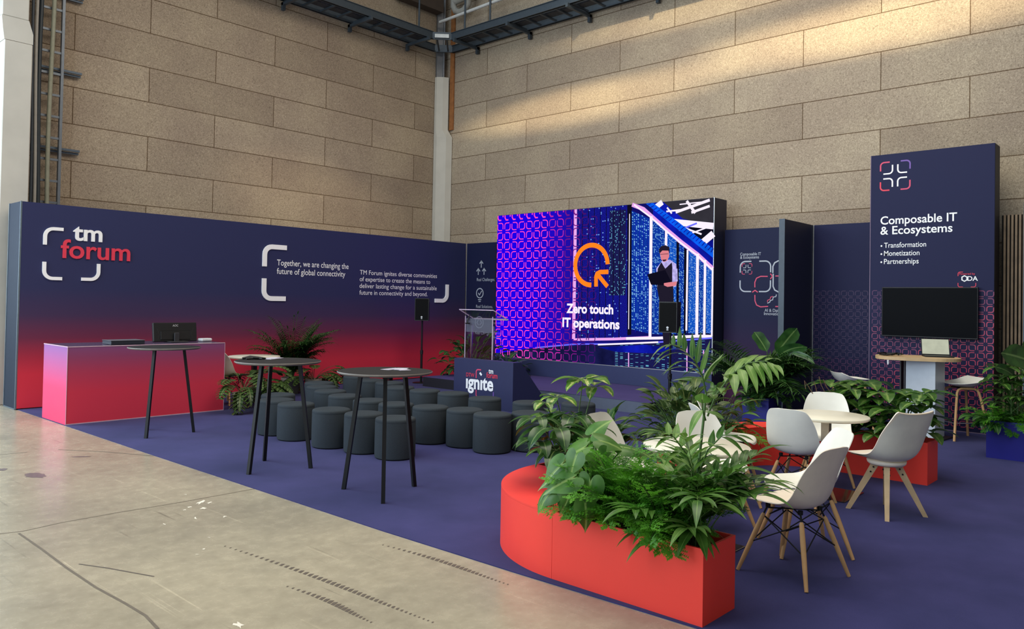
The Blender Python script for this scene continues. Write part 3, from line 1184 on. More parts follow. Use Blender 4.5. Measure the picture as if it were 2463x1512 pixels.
# big rack behind the glass door
quad((765, 135), (950, 120), (945, 965), (752, 968), 1)
quad((950, 120), (1090, 108), (1085, 960), (945, 965), 1)
quad((1085, 100), (1115, 100), (1110, 940), (1085, 945), 6)
quad((1113, 150), (1238, 205), (1230, 935), (1110, 905), 2)
quad((972, 150), (1078, 142), (1074, 690), (968, 690), 11)
for x in (800, 838, 876, 914, 952, 1000, 1040):
    ln([(x, 130), (x - 8, 960)], 0.014, 6)
for x in (1140, 1165, 1190, 1215):
    ln([(x, 165 + (x - 1113) * .45), (x - 4, 925)], 0.012, 10)
# racks receding to the right
quad((1248, 205), (1325, 262), (1320, 940), (1243, 935), 2)
quad((1340, 285), (1400, 320), (1398, 935), (1338, 938), 3)
quad((1400, 330), (1470, 395), (1466, 930), (1398, 935), 2)
quad((1478, 400), (1530, 430), (1526, 935), (1474, 930), 3)
quad((1545, 440), (1585, 470), (1582, 930), (1540, 930), 2)
quad((1590, 470), (1640, 520), (1640, 935), (1588, 930), 3)
for x, y in ((1325, 265), (1400, 335), (1448, 385)):
    quad((x, y), (x + 16, y + 12), (x + 14, 930), (x - 2, 935), 6)
# ceiling, ladder trunking and light beams
sp_([(1250, 96), (1645, 50), (1645, 520), (1250, 190)], 10)
sp_([(1310, 90), (1645, 50), (1645, 255), (1440, 200)], 7)
sp_([(1440, 205), (1645, 235), (1645, 330), (1560, 360)], 6)
ln([(1380, 222), (1645, 248)], 0.11, 4)
ln([(1545, 372), (1645, 295)], 0.12, 4)
ln([(1265, 130), (1310, 95)], 0.10, 4)
ln([(1415, 275), (1530, 230)], 0.03, 12)
for (a, b, c, d, w_) in ((1335, 155, 1425, 145, .03), (1395, 160, 1612, 82, .05), (1465, 88, 1520, 165, .05), (1420, 110, 1560, 95, .02), (1495, 162, 1612, 120, .045), (1340, 130, 1370, 168, .03), (1450, 260, 1560, 300, .03), (1480, 300, 1600, 255, .025)):
    ln([(a, b), (c, d)], w_, 4)
sp_([(1205, 105), (1250, 100), (1645, 400), (1645, 460)], 8)
for k in range(22):
    f_ = k / 22
    x0, y0 = 1215 + 425 * f_, 108 + 300 * f_
    ln([(x0, y0 + 8 + 14 * f_), (x0 + 22, y0 - 4)], 0.016, 10)
# light frames of the racks
ln([(1118, 104), (1190, 140), (1330, 265), (1430, 350), (1535, 430), (1640, 520)], 0.075, 5)
ln([(1130, 112), (1235, 190), (1330, 275), (1440, 365), (1540, 440), (1640, 530)], 0.03, 4)
ln([(757, 138), (745, 968)], 0.075, 5)
ln([(745, 972), (1000, 968), (1235, 958)], 0.05, 5)
ln([(1240, 185), (1232, 962)], 0.06, 4)
ln([(1336, 275), (1330, 640)], 0.05, 4)
ln([(1102, 170), (1096, 905)], 0.016, 4)
ln([(1472, 400), (1464, 915)], 0.035, 4)
ln([(1536, 425), (1530, 950)], 0.055, 4)
ln([(1584, 465), (1578, 948)], 0.045, 4)
ln([(1632, 510), (1630, 950)], 0.03, 4)
ln([(1080, 965), (1290, 962), (1530, 950), (1638, 952)], 0.05, 4)
ln([(500, 1024), (760, 1000), (1020, 1000), (1290, 988), (1636, 962)], 0.028, 12)
ln([(900, 1004), (1100, 996), (1285, 988)], 0.03, 4)
for x, y0, y1 in ((1096, 1055, 1155), (1468, 1010, 1190), (1574, 1040, 1205), (1620, 1100, 1200)):
    ln([(x, y0), (x, y1)], 0.022, 5)
# man with a laptop shown on the screen
sp_([(1275, 625), (1380, 610), (1385, 740), (1365, 1010), (1320, 1010), (1295, 740)], 15)
sp_([(1272, 520), (1310, 470), (1360, 462), (1400, 490), (1408, 590), (1400, 630), (1380, 640), (1280, 640)], 14)
sp_([(1282, 520), (1305, 478), (1330, 520), (1372, 480), (1385, 600), (1380, 650), (1280, 648)], 15)
sp_([(1312, 478), (1330, 520), (1352, 470)], 14)
sp_([(1296, 420), (1302, 402), (1352, 405), (1356, 440), (1345, 466), (1322, 478), (1304, 462)], 13)
sp_([(1292, 425), (1290, 395), (1305, 376), (1330, 370), (1356, 382), (1358, 425), (1350, 405), (1312, 404)], 15)
sp_([(1300, 427), (1350, 424), (1350, 427), (1300, 430)], 15)
sp_([(1312, 463), (1338, 461), (1334, 470), (1318, 474)], 15)
sp_([(1215, 556), (1330, 528), (1368, 600), (1350, 626), (1240, 622)], 6)
sp_([(1322, 612), (1360, 606), (1405, 600), (1400, 628), (1345, 636), (1322, 626)], 13)
sp_([(1375, 520), (1408, 520), (1410, 600), (1375, 606)], 14)
# bracket pattern fading to the right
cell = 0.2035


def pick(u, v):
    f_ = (u - U0) / (U1 - U0)
    if f_ < 0.20:
        return 16
    if f_ < 0.29:
        return 16 if v > 0.9 else 17
    if f_ < 0.37:
        return 17
    if f_ < 0.46:
        return 18
    if f_ < 0.54:
        return 19
    return None


pm = MB()
motif(m, PS, U0 + 0.015, V1 + 0.06, cell, 14, 15, 0.019, pick, 0.034, lambda u, v: U0 + .08 < u and V0 + 0.085 < v < V1 - 0.085)
# the cut-off row along the top edge
for i in range(12):
    cx = U0 + 0.015 + (i + 0.5) * cell
    mi = pick(cx, 3.0)
    if mi:
        h = cell * 0.36
        stroke(m, PS, [(cx - h, V1 - 0.004), (cx - h, V1 - 0.06), (cx - h * .55, V1 - 0.105), (cx + h * .3, V1 - 0.105)], 0.028, 0.034, mi)
        stroke(m, PS, [(cx + h, V1 - 0.004), (cx + h, V1 - 0.04)], 0.028, 0.034, mi)
m.build('display', SM, t)
m = MB()
c0 = s4(862, 497)
rad = (s4(968, 497)[0] - s4(756, 497)[0]) / 2 * 0.97
stroke(m, PS, arcpts(c0[0], c0[1], rad, 0.02, 1.5 * PI + 0.03, 40), 0.092, 0.040)
stroke(m, PS, [s4(893, 634), s4(893, 572), s4(900, 552), s4(918, 542), s4(972, 540)], 0.085, 0.0402)
stroke(m, PS, [s4(902, 556), s4(966, 634)], 0.085, 0.0404)
m.build('screen_emblem', SM[20], t)['label'] = 'orange circling arrow emblem'
m = MB()
text(m, PS, 'Zero touch', 4.275, 1.485, 0.175, 1.11, 0.034, 0.041)
text(m, PS, 'IT operations', 4.18, 1.21, 0.175, 1.35, 0.034, 0.041)
m.build('screen_lettering', SM[4], t)['label'] = 'white bold caption on the screen'

# ---- side panel with the linked squares, its return wall and the patterned back panel
t = thing('graphic_panel', 'navy panel with linked white and pink squares between the screen and the fin wall', 'wall panel')
m = MB()
m.box((XB, -8.86, CZ), (XB + 0.10, -7.42, ZW), 0)
m.build('panel_body', GRADB, t)


def b3(a, b):
    q = at_x(1700 + a / 3.15, 520 + b / 3.15, XB)
    return (-q.y, q.z)


def rounded(mm, p0, p1, gaps, r, wd, w=0.003):
    """open rounded square: four corner brackets with gaps on the sides"""
    (u0, v1), (u1, v0) = p0, p1
    au, av = (u1 - u0) * gaps[0], (v1 - v0) * gaps[1]
    for cx, cy, sx_, sy_ in ((u0, v1, 1, -1), (u1, v1, -1, -1), (u0, v0, 1, 1), (u1, v0, -1, 1)):
        if cx > 8.84:
            continue
        stroke(mm, PB, [(min(a, 8.855), b) for a, b in bracket(cx, cy, sx_, sy_, au, av, r)], wd, w)


m = MB()
rounded(m, b3(255, 343), b3(482, 570), (0.37, 0.37), 0.09, 0.022)
u_, v_ = b3(502, 338)
stroke(m, PB, [(u_, v_ - 0.20), (u_, v_ - 0.09), (u_ + .03, v_ - .03), (u_ + .09, v_), (8.85, v_)], 0.022, 0.003)
u_, v_ = b3(502, 572)
stroke(m, PB, [(u_, v_ + 0.30), (u_, v_ + 0.09), (u_ + .03, v_ + .03), (u_ + .09, v_), (8.85, v_)], 0.022, 0.003)
m.build('white_square_outline', GREYV, t)
m = MB()
u_, v_ = b3(305, 398)
for sx_ in (-1, 1):
    for sy_ in (-1, 1):
        stroke(m, PB, bracket(u_ + sx_ * 0.018, v_ + sy_ * 0.018, sx_, sy_, 0.052, 0.052, 0.02), 0.010, 0.003)
m.build('emblem_inner_bracket', GREYV, t)
m = MB()
q = [b3(460, 658), b3(478, 650), b3(482, 638), b3(500, 632), b3(504, 612), b3(524, 608), b3(528, 592)]
stroke(m, PB, q, 0.014, 0.003)
m.build('step_line', GREYV, t)
m = MB()
for sx_ in (-1, 1):
    for sy_ in (-1, 1):
        stroke(m, PB, bracket(u_ + sx_ * 0.088, v_ + sy_ * 0.088, -sx_, -sy_, 0.052, 0.052, 0.02), 0.010, 0.003)
q = [b3(460, 650), b3(462, 635), b3(480, 628), b3(484, 612), b3(502, 606)]
stroke(m, PB, q, 0.012, 0.003)
a, b = b3(365, 455), b3(365, 685)
stroke(m, PB, [b3(365, 538), (a[0], a[1] - .10), (a[0] + .03, a[1] - .03), (a[0] + .10, a[1]), b3(462, 455)], 0.018, 0.003)
stroke(m, PB, [b3(365, 595), (b[0], b[1] + .10), (b[0] + .03, b[1] + .03), (b[0] + .10, b[1]), b3(465, 682)], 0.018, 0.003)
stroke(m, PB, [b3(520, 452), (8.85, b3(520, 452)[1])], 0.018, 0.003)
stroke(m, PB, [b3(520, 683), (8.85, b3(520, 683)[1])], 0.018, 0.003)
stroke(m, PB, [b3(345, 575), b3(366, 560), b3(387, 575)], 0.018, 0.003)
stroke(m, PB, [b3(482, 434), b3(498, 454), b3(482, 475)], 0.018, 0.003)
m.build('pink_line_art', PINKV, t)
m = MB()
for s_, (a, b), w_ in (('Composable IT', (254, 298), 0.37), ('& Ecosystems', (254, 322), 0.335), ('AI & Data', (438, 722), 0.265), ('Innovation', (434, 747), 0.29)):
    u_, v_ = b3(a, b)
    text(m, PB, s_, u_, v_, 0.05, w_, 0.008, 0.003)
m.build('caption_lettering', GREYV, t)

t = thing('fin_wall', 'narrow navy fin wall jutting out beside the linked-squares panel, grey front edge', 'wall panel')
m = MB()
m.box((-1.25, -8.95, CZ), (XB - 0.002, -8.872, ZW), 0)
m.build('wall_body', NAVYDARK, t)
m = MB()
m.box((-1.266, -8.955, CZ), (-1.2505, -8.868, ZW + 0.004), 0)
m.build('edge_cover', mat('slate_edge', (70, 82, 96), 0.5), t)

t = thing('graphic_panel', 'navy back panel faintly patterned with squares between the fin wall and the tall tower', 'wall panel')
m = MB()
m.box((XB, -9.93, CZ), (XB + 0.10, -8.95, ZW), 0)
m.build('panel_body', NAVY, t)
m = MB()
FA = [mat('print_mauve_faint', (62, 48, 84), 0.6, var=0.03), mat('print_mauve', (84, 50, 90), 0.6, var=0.03), mat('print_rose', (128, 56, 94), 0.5, var=0.03), mat('print_rose_bright', (172, 62, 94), 0.5, var=0.03)]
motif(m, PB, 8.965, 1.95, 0.105, 9, 18, 0.0105, lambda u, v: 0 if v > 0.9 else 1, 0.002, lambda u, v: u < 9.87)
m.build('printed_pattern', FA, t)
m = MB()
m.box((XB - 0.004, -8.962, CZ), (XB - 0.0005, -8.952, ZW), 0)
m.build('corner_trim', TRIMW, t)

# ---- tall tower panel
XT, TY0, TY1, TZ = -0.5, -9.93, -11.52, 3.93
PT = Plane((XT, 0, 0), (0, -1, 0), (0, 0, 1))
t = thing('tower_panel', 'tall navy tower panel with bold white heading and a dark television', 'wall panel')
m = MB()
m.box((XT, TY1, CZ), (-0.20, TY0, TZ), 0)
m.build('tower_body', [NAVY], t)
m = MB()
m.box((XT + 0.01, TY1 - 0.004, CZ), (-0.205, TY1 - 0.0005, TZ - 0.004), 0)
m.build('side_cover', mat('black_side', (20, 21, 36), 0.6), t)
m = MB()
m.box((XT - 0.004, TY0 - 0.004, CZ), (XT - 0.0005, TY0 + 0.004, TZ), 0)
m.box((XT - 0.004, TY1, CZ), (XT - 0.0005, TY0, CZ + 0.012), 0)
m.build('edge_trim', mat('trim_mauve', (130, 110, 134), 0.5), t)
m = MB()


def tpick(u, v):
    k = 0.45 * (u - 9.93) / 1.6 + 0.55 * (1.95 - v) / 1.6
    return 1 if k < 0.22 else (2 if k < 0.5 else 3)


motif(m, PT, 9.955, 1.95, 0.105, 15, 18, 0.0115, tpick, 0.002)
m.build('printed_pattern', FA, t)
m = MB()
text(m, PT, 'Composable IT', 10.072, 2.905, 0.118, 1.00, 0.014, 0.003)
text(m, PT, '& Ecosystems', 10.072, 2.757, 0.118, 0.945, 0.014, 0.003)
m.build('heading_lettering', WHITE, t)
for k, s_ in enumerate(('Transformation', 'Monetization', 'Partnerships')):
    m = MB()
    text(m, PT, s_, 10.125, 2.562 - 0.1185 * k, 0.075, (0.56, 0.475, 0.465)[k], 0.004, 0.003)
    poly(m, PT, arcpts(10.088, 2.590 - 0.1185 * k, 0.013, 0, 2 * PI, 10)[:-1], 0.003)
    m.build('bullet_lettering', WHITE, t)
cu_, cv_ = 10.266, 3.608
m = MB()
for sx_ in (-1, 1):
    for sy_ in (-1, 1):
        stroke(m, PT, bracket(cu_ + sx_ * 0.036, cv_ + sy_ * 0.036, sx_, sy_, 0.125, 0.125, 0.05), 0.020, 0.003)
m.build('emblem_inner_bracket', WHITE, t)
for sx_, sy_, mm, nm in ((-1, 1, PINKV, 'pink'), (-1, -1, REDV, 'red'), (1, -1, PINKV, 'pink'), (1, 1, VIOLETV, 'violet')):
    m = MB()
    stroke(m, PT, bracket(cu_ + sx_ * 0.20, cv_ + sy_ * 0.205, -sx_, -sy_, 0.125, 0.125, 0.05), 0.020, 0.003)
    m.build('emblem_corner', mm, t)['label'] = nm + ' emblem corner'
m = MB()
text(m, PT, 'DA', 11.205, 2.075, 0.062, 0.125, 0.016, 0.003)
hx = [(11.168 + 0.035 * math.cos(PI / 2 + k * PI / 3), 2.106 + 0.038 * math.sin(PI / 2 + k * PI / 3)) for k in range(6)]
stroke(m, PT, hx, 0.014, 0.003, 0, True)
m.build('badge_lettering', WHITE, t)
m = MB()
text(m, PT, 'Powered by', 11.105, 2.158, 0.026, 0.19, 0.004, 0.003)
for cx, cy, sx_, sy_ in ((11.09, 2.195, 1, -1), (11.09, 1.99, 1, 1), (11.305, 1.99, -1, 1)):
    stroke(m, PT, bracket(cx, cy, sx_, sy_, 0.06, 0.055, 0.025), 0.009, 0.003)
m.build('badge_bracket', REDV, t)
m = MB()
m.box((XT - 0.025, -10.77, 1.14), (XT - 0.0005, -10.70, 1.24), 0, 0.004)
m.build('power_outlet', mat('black_plastic', (16, 17, 20), 0.45), t)

# television on the tower
t = thing('television', 'large black switched-off television mounted on the tall tower panel', 'television', (XT, -10.735, 1.63))
m = MB()
m.box((-0.075, -0.615, -0.355), (-0.03, 0.615, 0.355), 0, 0.006)
m.build('housing', MATS['black_plastic'], t)
m = MB()
m.box((-0.0775, -0.603, -0.338), (-0.0755, 0.603, 0.343), 0)
m.build('screen_glass', mat('dark_glass', (9, 10, 14), 0.25, var=0.0, spec=0.03), t)
m = MB()
m.box((-0.03, -0.2, -0.2), (-0.0008, 0.2, 0.2), 0)
m.build('wall_mount', MATS['black_plastic'], t)

# timber slat wall and the last panel
t = thing('slat_wall', 'vertical oak slat wall with black backing just past the tall tower panel', 'slat wall')
m = MB()
m.box((-0.13, -12.6, CZ), (-0.04, TY1 - 0.02, 2.985), 0)
m.build('backing', mat('black_felt', (14, 14, 15), 0.9), t)
y = TY1 - 0.045
while y > -12.55:
    m = MB()
    m.box((-0.165, y - 0.027, CZ), (-0.1305, y, 2.985), 0, 0.002)
    m.build('slat', mat('oak_slat', (134, 112, 88), 0.6, var=0.22, scale=7), t)
    y -= 0.045
t = thing('end_panel', 'dark slate panel edge standing past the slat wall behind the blue planter', 'wall panel')
m = MB()
m.box((-1.42, -12.10, CZ), (-0.17, -12.005, 2.985), 0, 0.004)
m.build('panel_body', NAVYDARK, t)
m = MB()
m.box((-1.434, -12.105, CZ), (-1.421, -12.0, 2.988), 0)
m.build('edge_cover', MATS['slate_edge'], t)

# ---- podium sign with the event logo
PX0, PYA, PYB, PZ = -3.82, -4.565, -5.855, 0.75
PP = Plane((PX0, 0, 0), (0, -1, 0), (0, 0, 1))
t = thing('podium_front', 'navy podium box with the white event name, sloping back towards the stage', 'podium', (0, 0, 0))
m = MB()
prof = [(PX0, CZ), (PX0, PZ), (PX0 + 0.17, PZ), (PX0 + 0.90, CZ)]
vv = [(x, PYA, z) for x, z in prof] + [(x, PYB, z) for x, z in prof]
m.add(vv, [(0, 1, 2, 3), (7, 6, 5, 4)] + [(i, 4 + i, 4 + (i + 1) % 4, (i + 1) % 4) for i in range(4)])
m.build('podium_body', mat('podium_navy', (37, 42, 82), 0.55, var=0.03), t)
m = MB()
text(m, PP, '\u0131gn\u0131te', 4.85, 0.292, 0.215, 0.60, 0.030, 0.004)
stroke(m, PP, [(5.155, 0.552), (5.195, 0.515)], 0.035, 0.004)
text(m, PP, 'tm', 5.345, 0.557, 0.075, 0.10, 0.02, 0.004)
m.build('white_lettering', WHITE, t)
m = MB()
text(m, PP, 'DTW', 4.852, 0.472, 0.062, 0.185, 0.004, 0.004)
text(m, PP, 'forum', 5.30, 0.487, 0.085, 0.235, 0.012, 0.004)
m.build('pink_lettering', REDV, t)
m = MB()
stroke(m, PP, bracket(5.075, 0.598, 1, -1, 0.105, 0.135, 0.04), 0.021, 0.004)
stroke(m, PP, bracket(5.08, 0.165, 1, 1, 0.10, 0.11, 0.04), 0.019, 0.004)
m.build('logo_bracket', PINKV, t)['label'] = 'pink corner brackets'
m = MB()
stroke(m, PP, bracket(5.455, 0.165, -1, 1, 0.09, 0.11, 0.04), 0.019, 0.004)
m.build('logo_bracket', VIOLETV, t)['label'] = 'violet corner bracket'

# ---- reception counter
t = thing('reception_counter', 'boxy reception counter printed dark red below and plum above at the carpet edge', 'counter', (0, 0, 0))
CX0, CX1, CY0, CY1, CH = -9.035, -6.92, -2.945, -2.045, 1.0
m = MB()
m.box((CX0 + 0.006, CY0 + 0.004, CZ), (CX1 - 0.004, CY1 - 0.004, CH - 0.012), 0)
m.build('counter_body', gradient_mat('plum_to_red_print', [(0.0, (206, 52, 74)), (0.42, (202, 50, 74)), (0.66, (176, 54, 84)), (0.86, (142, 62, 100)), (1.0, (124, 72, 118))]), t)
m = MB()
m.box((CX0 + 0.003, CY0 + 0.006, CZ), (CX0 + 0.0055, CY1 - 0.006, CH - 0.012), 0)  # lighter pink and lilac put cool daylight into this end's colour
m.build('end_panel', gradient_mat('daylit_counter_print', [(0.0, (226, 62, 104)), (0.45, (226, 66, 112)), (0.72, (190, 84, 140)), (1.0, (140, 92, 160))]), t)['label'] = 'counter end panel, cool daylight painted into its pink and lilac'
m = MB()
m.box((CX0 + 0.012, CY0 + 0.012, CH - 0.0115), (CX1 - 0.012, CY1 - 0.012, CH - 0.003), 0)
m.build('counter_top', mat('counter_laminate', (72, 62, 84), 0.25), t)
m = MB()
for (x0, y0, z0, x1, y1, z1) in ((CX0, CY0, CH - 0.012, CX1, CY0 + 0.011, CH), (CX0, CY0 + 0.0115, CH - 0.012, CX0 + 0.011, CY1, CH), (CX0 - 0.002, CY0 - 0.002, CZ, CX0 + 0.003, CY0 + 0.003, CH - 0.0125), (CX1 - 0.003, CY0 - 0.001, CZ, CX1 + 0.002, CY0 + 0.003, CH - 0.0125), (CX0 + .005, CY0, CZ, CX1 - .005, CY0 + 0.003, CZ + 0.012)):
    m.box((x0, y0, z0), (x1, y1, z1), 0)
m.build('edge_profile', mat('pale_edge', (206, 170, 186), 0.4, 0.2), t)

# ================================================================ FURNITURE AND EQUIPMENT
BLACK = mat('black_powder_coat', (16, 17, 20), 0.5, var=0.05, spec=0.3)
PLASTIC = MATS['black_plastic']
WOOD = mat('beech_wood', (206, 160, 108), 0.5, var=0.14, scale=9)
WOODP = mat('pale_oak', (198, 168, 128), 0.55, var=0.14, scale=9)
SHELL = mat('white_shell', (236, 233, 222), 0.42, var=0.02)
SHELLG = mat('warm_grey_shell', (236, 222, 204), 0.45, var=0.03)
STEEL = mat('brushed_steel', (168, 160, 148), 0.35, 0.85, var=0.08, scale=30)
TOPW = mat('white_laminate', (232, 226, 206), 0.35, var=0.02)

# ---- black bar tables
DECK = mat('black_linoleum', (34, 32, 33), 0.6, var=0.05, spec=0.25)
RIM = mat('ply_rim', (112, 106, 100), 0.45, var=0.1)


def bar_table(name, label, c, feet):
    t = thing(name, label, 'bar table', (c[0], c[1], CZ), 0, 'tall black tables in front of the poufs')
    R = 0.41
    m = MB()
    m.lathe([(0.0, 1.020), (R - 0.02, 1.020), (R, 1.032), (R, 1.040), (R - 0.004, 1.0435)], n=64, mi=1)
    m.lathe([(R - 0.004, 1.0435), (0.0, 1.0435)], n=64, mi=0, smooth=False)
    m.build('tabletop', [DECK, RIM], t)
    for fx, fy in feet:
        f = Vector((fx - c[0], fy - c[1], 0.0))
        top = Vector((f.x * 0.62, f.y * 0.62, 1.018))
        m = MB()
        d = (top - f).normalized()
        a = Vector((0, 0, 1)).cross(d).normalized() if d.xy.length > 1e-5 else Vector((1, 0, 0))
        b = d.cross(a)
        w = 0.0165
        vs = []
        for q in (f, top):
            for s_, r_ in ((-1, -1), (1, -1), (1, 1), (-1, 1)):
                v = q + a * (w * s_) + b * (w * r_)
                v.z = q.z
                vs.append(v)
        m.add(vs, [(3, 2, 1, 0), (4, 5, 6, 7), (0, 1, 5, 4), (1, 2, 6, 5), (2, 3, 7, 6), (3, 0, 4, 7)])
        m.build('leg', BLACK, t)
    return t


bar_table('bar_table', 'tall round black table on splayed legs in front of the reception counter', (-8.405, -4.30), [(-8.693, -4.522), (-8.098, -4.47), (-8.44, -3.94)])
bar_table('bar_table', 'tall round black table on splayed legs between the counter table and the leaflet table', (-8.44, -6.91), [(-8.792, -7.025), (-8.363, -6.565), (-8.22, -7.18)])
bar_table('bar_table', 'tall round black table with fanned leaflets, closest to the red bench', (-8.30, -8.40), [(-8.545, -8.715), (-8.49, -8.10), (-7.98, -8.445)])

# leaflets and a pouch on the tables
PAPER = mat('printed_leaflet', (196, 192, 206), 0.4, var=0.35, scale=24)
rnd = random.Random(11)
for k, (x, y, r, lab) in enumerate(((-8.14, -8.30, 0.2, 'printed leaflet lowest in the fan on the table nearest the red bench'),
                                    (-8.09, -8.36, 0.7, 'printed leaflet in the middle of the fan on the table nearest the red bench'),
                                    (-8.13, -8.41, 1.3, 'printed leaflet on top of the fan on the table nearest the red bench'))):
    m = MB()
    m.box((-0.105, -0.05, 0), (0.105, 0.05, 0.0015), 0)
    o = m.build('leaflet', PAPER, None, (x, y, CZ + 1.0436 + 0.0016 * k), r)
    tag(o, lab, 'leaflet', 'leaflets on the tall black tables')
m = MB()
m.box((-0.12, -0.06, 0), (0.12, 0.06, 0.004), 0)
o = m.build('leaflet', PAPER, None, (-8.36, -6.66, CZ + 1.0437), 0.5)
tag(o, 'white leaflets lying at the back of the middle tall black table', 'leaflet', 'leaflets on the tall black tables')
m = MB()
m.tube([(-0.12, 0, 0.012), (-0.05, 0.03, 0.02), (0.03, 0.0, 0.016), (0.10, 0.03, 0.010)], [0.010, 0.018, 0.016, 0.008], 8)
m.tube([(-0.08, -0.03, 0.010), (0.0, 0.02, 0.014), (0.07, -0.02, 0.010)], 0.009, 8)
o = m.build('cable_coil', PLASTIC, None, (-8.56, -6.68, CZ + 1.0436), -0.6)
tag(o, 'small heap of black cable on the middle tall black table', 'cable')

# ---- poufs
FELT = mat('charcoal_felt', (56, 62, 67), 0.95, var=0.10, scale=120, bump=0.25, bscale=400, spec=0.1)
m = MB()
pr = [(0.0, 0.42), (0.12, 0.424), (0.19, 0.421), (0.204, 0.416), (0.211, 0.407), (0.2125, 0.395), (0.2135, 0.385), (0.2125, 0.382), (0.2135, 0.378), (0.215, 0.20), (0.2145, 0.03), (0.211, 0.012)]
m.lathe(pr[::-1], n=48)
m.lathe([(0.0, 0.0), (0.20, 0.0), (0.206, 0.012), (0.211, 0.012)][::-1], n=48, mi=1)
pouf0 = m.build('pouf', [FELT, mat('pouf_glide', (22, 22, 24), 0.6)], None)
pouf_me = pouf0
ROWA = [(-7.122, -4.754), (-7.423, -5.21), (-7.437, -5.67), (-7.404, -6.337), (-7.321, -6.827), (-7.275, -7.31)]
ROWB = [(-5.886, -3.837), (-6.155, -4.299), (-6.363, -4.809), (-6.527, -5.372), (-6.564, -5.951), (-6.542, -6.426), (-6.40, -6.884), (-6.261, -7.32), (-6.274, -7.770), (-5.881, -7.984)]
ROWC = [(-4.866, -3.373), (-5.038, -3.969), (-5.049, -4.442), (-5.344, -5.037), (-5.328, -5.567), (-5.241, -6.049), (-5.319, -6.723), (-5.187, -7.373), (-4.788, -7.834)]
ORD = ['first', 'second', 'third', 'fourth', 'fifth', 'sixth', 'seventh', 'eighth', 'ninth', 'tenth']
used = False
for row, desc in ((ROWA, 'row beside the tall tables'), (ROWB, 'middle row of poufs'), (ROWC, 'row closest to the stage')):
    for k, (x, y) in enumerate(row):
        lab = 'charcoal round pouf, %s from the reception counter end of the %s' % (ORD[k], desc)
        o = pouf0 if not used else pouf0.copy()
        if used:
            COL.objects.link(o)
        used = True
        o.location = (x, y, CZ)
        tag(o, lab, 'pouf', 'charcoal poufs in front of the stage')

# ---- equipment on the reception counter
t = thing('monitor', 'black computer monitor seen from behind on the reception counter', 'monitor', (-7.46, -2.50, CH), 0)
m = MB()
T = Matrix.Translation((0, 0, 0.010)) @ Matrix.Rotation(-0.14, 4, 'X')
m.box((-0.32, -0.022, -0.005), (0.32, 0.022, 0.270), 0, 0.008, 1, T)
m.box((-0.22, -0.030, 0.02), (0.22, -0.0225, 0.15), 0, 0.006, 1, T)
m.build('screen_housing', PLASTIC, t)
m = MB()
m.box((-0.035, -0.060, 0.0), (0.035, -0.034, 0.135), 0, 0.004)
m.build('stand_neck', mat('dark_grey_plastic', (48, 48, 52), 0.45), t)
m = MB()
m.box((-0.13, -0.16, 0.0), (0.13, 0.10, 0.012), 0, 0.004)
m.build('stand_base', MATS['dark_grey_plastic'], t)
PM = Plane(T @ Vector((0, -0.0225, 0)), T.to_3x3() @ Vector((1, 0, 0)), T.to_3x3() @ Vector((0, 0, 1)))
m = MB()
text(m, PM, 'AOC', -0.040, 0.212, 0.03, 0.085, 0.012, 0.002, 0, 'LEFT', 0, 0.15)
m.build('maker_lettering', mat('silver_print', (176, 176, 180), 0.4), t)
m = MB()
stroke(m, PM, [(-0.27, 0.19), (-0.23, 0.10), (-0.26, 0.03)], 0.004, 0.0015)
stroke(m, PM, [(0.27, 0.19), (0.23, 0.10), (0.26, 0.03)], 0.004, 0.0015)
m.build('moulded_line', MATS['dark_grey_plastic'], t)
t = thing('document_tray', 'low dark metal tray box at the outer end of the reception counter', 'tray', (-8.25, -2.68, CH))
m = MB()
m.box((-0.22, -0.15, 0), (0.22, 0.15, 0.05), 0, 0.004)
m.build('tray_body', mat('dark_metal', (50, 54, 64), 0.35, 0.4), t)
m = MB()
m.box((-0.225, -0.155, 0.0505), (0.225, 0.155, 0.057), 0, 0.002)
m.build('tray_lid', mat('grey_lid', (100, 98, 104), 0.35), t)
m = MB()
m.box((-0.09, -0.06, 0), (0.09, 0.06, 0.045), 0, 0.018, 3)
o = m.build('tissue_box', mat('white_card', (214, 218, 222), 0.5), None, (-7.02, -2.52, CH), 0.2)
tag(o, 'small white box beside the monitor on the reception counter', 'box')

# ---- loudspeakers on poles
GRILLE = mat('speaker_grille', (11, 12, 14), 0.8, var=0.3, scale=220, spec=0.15)


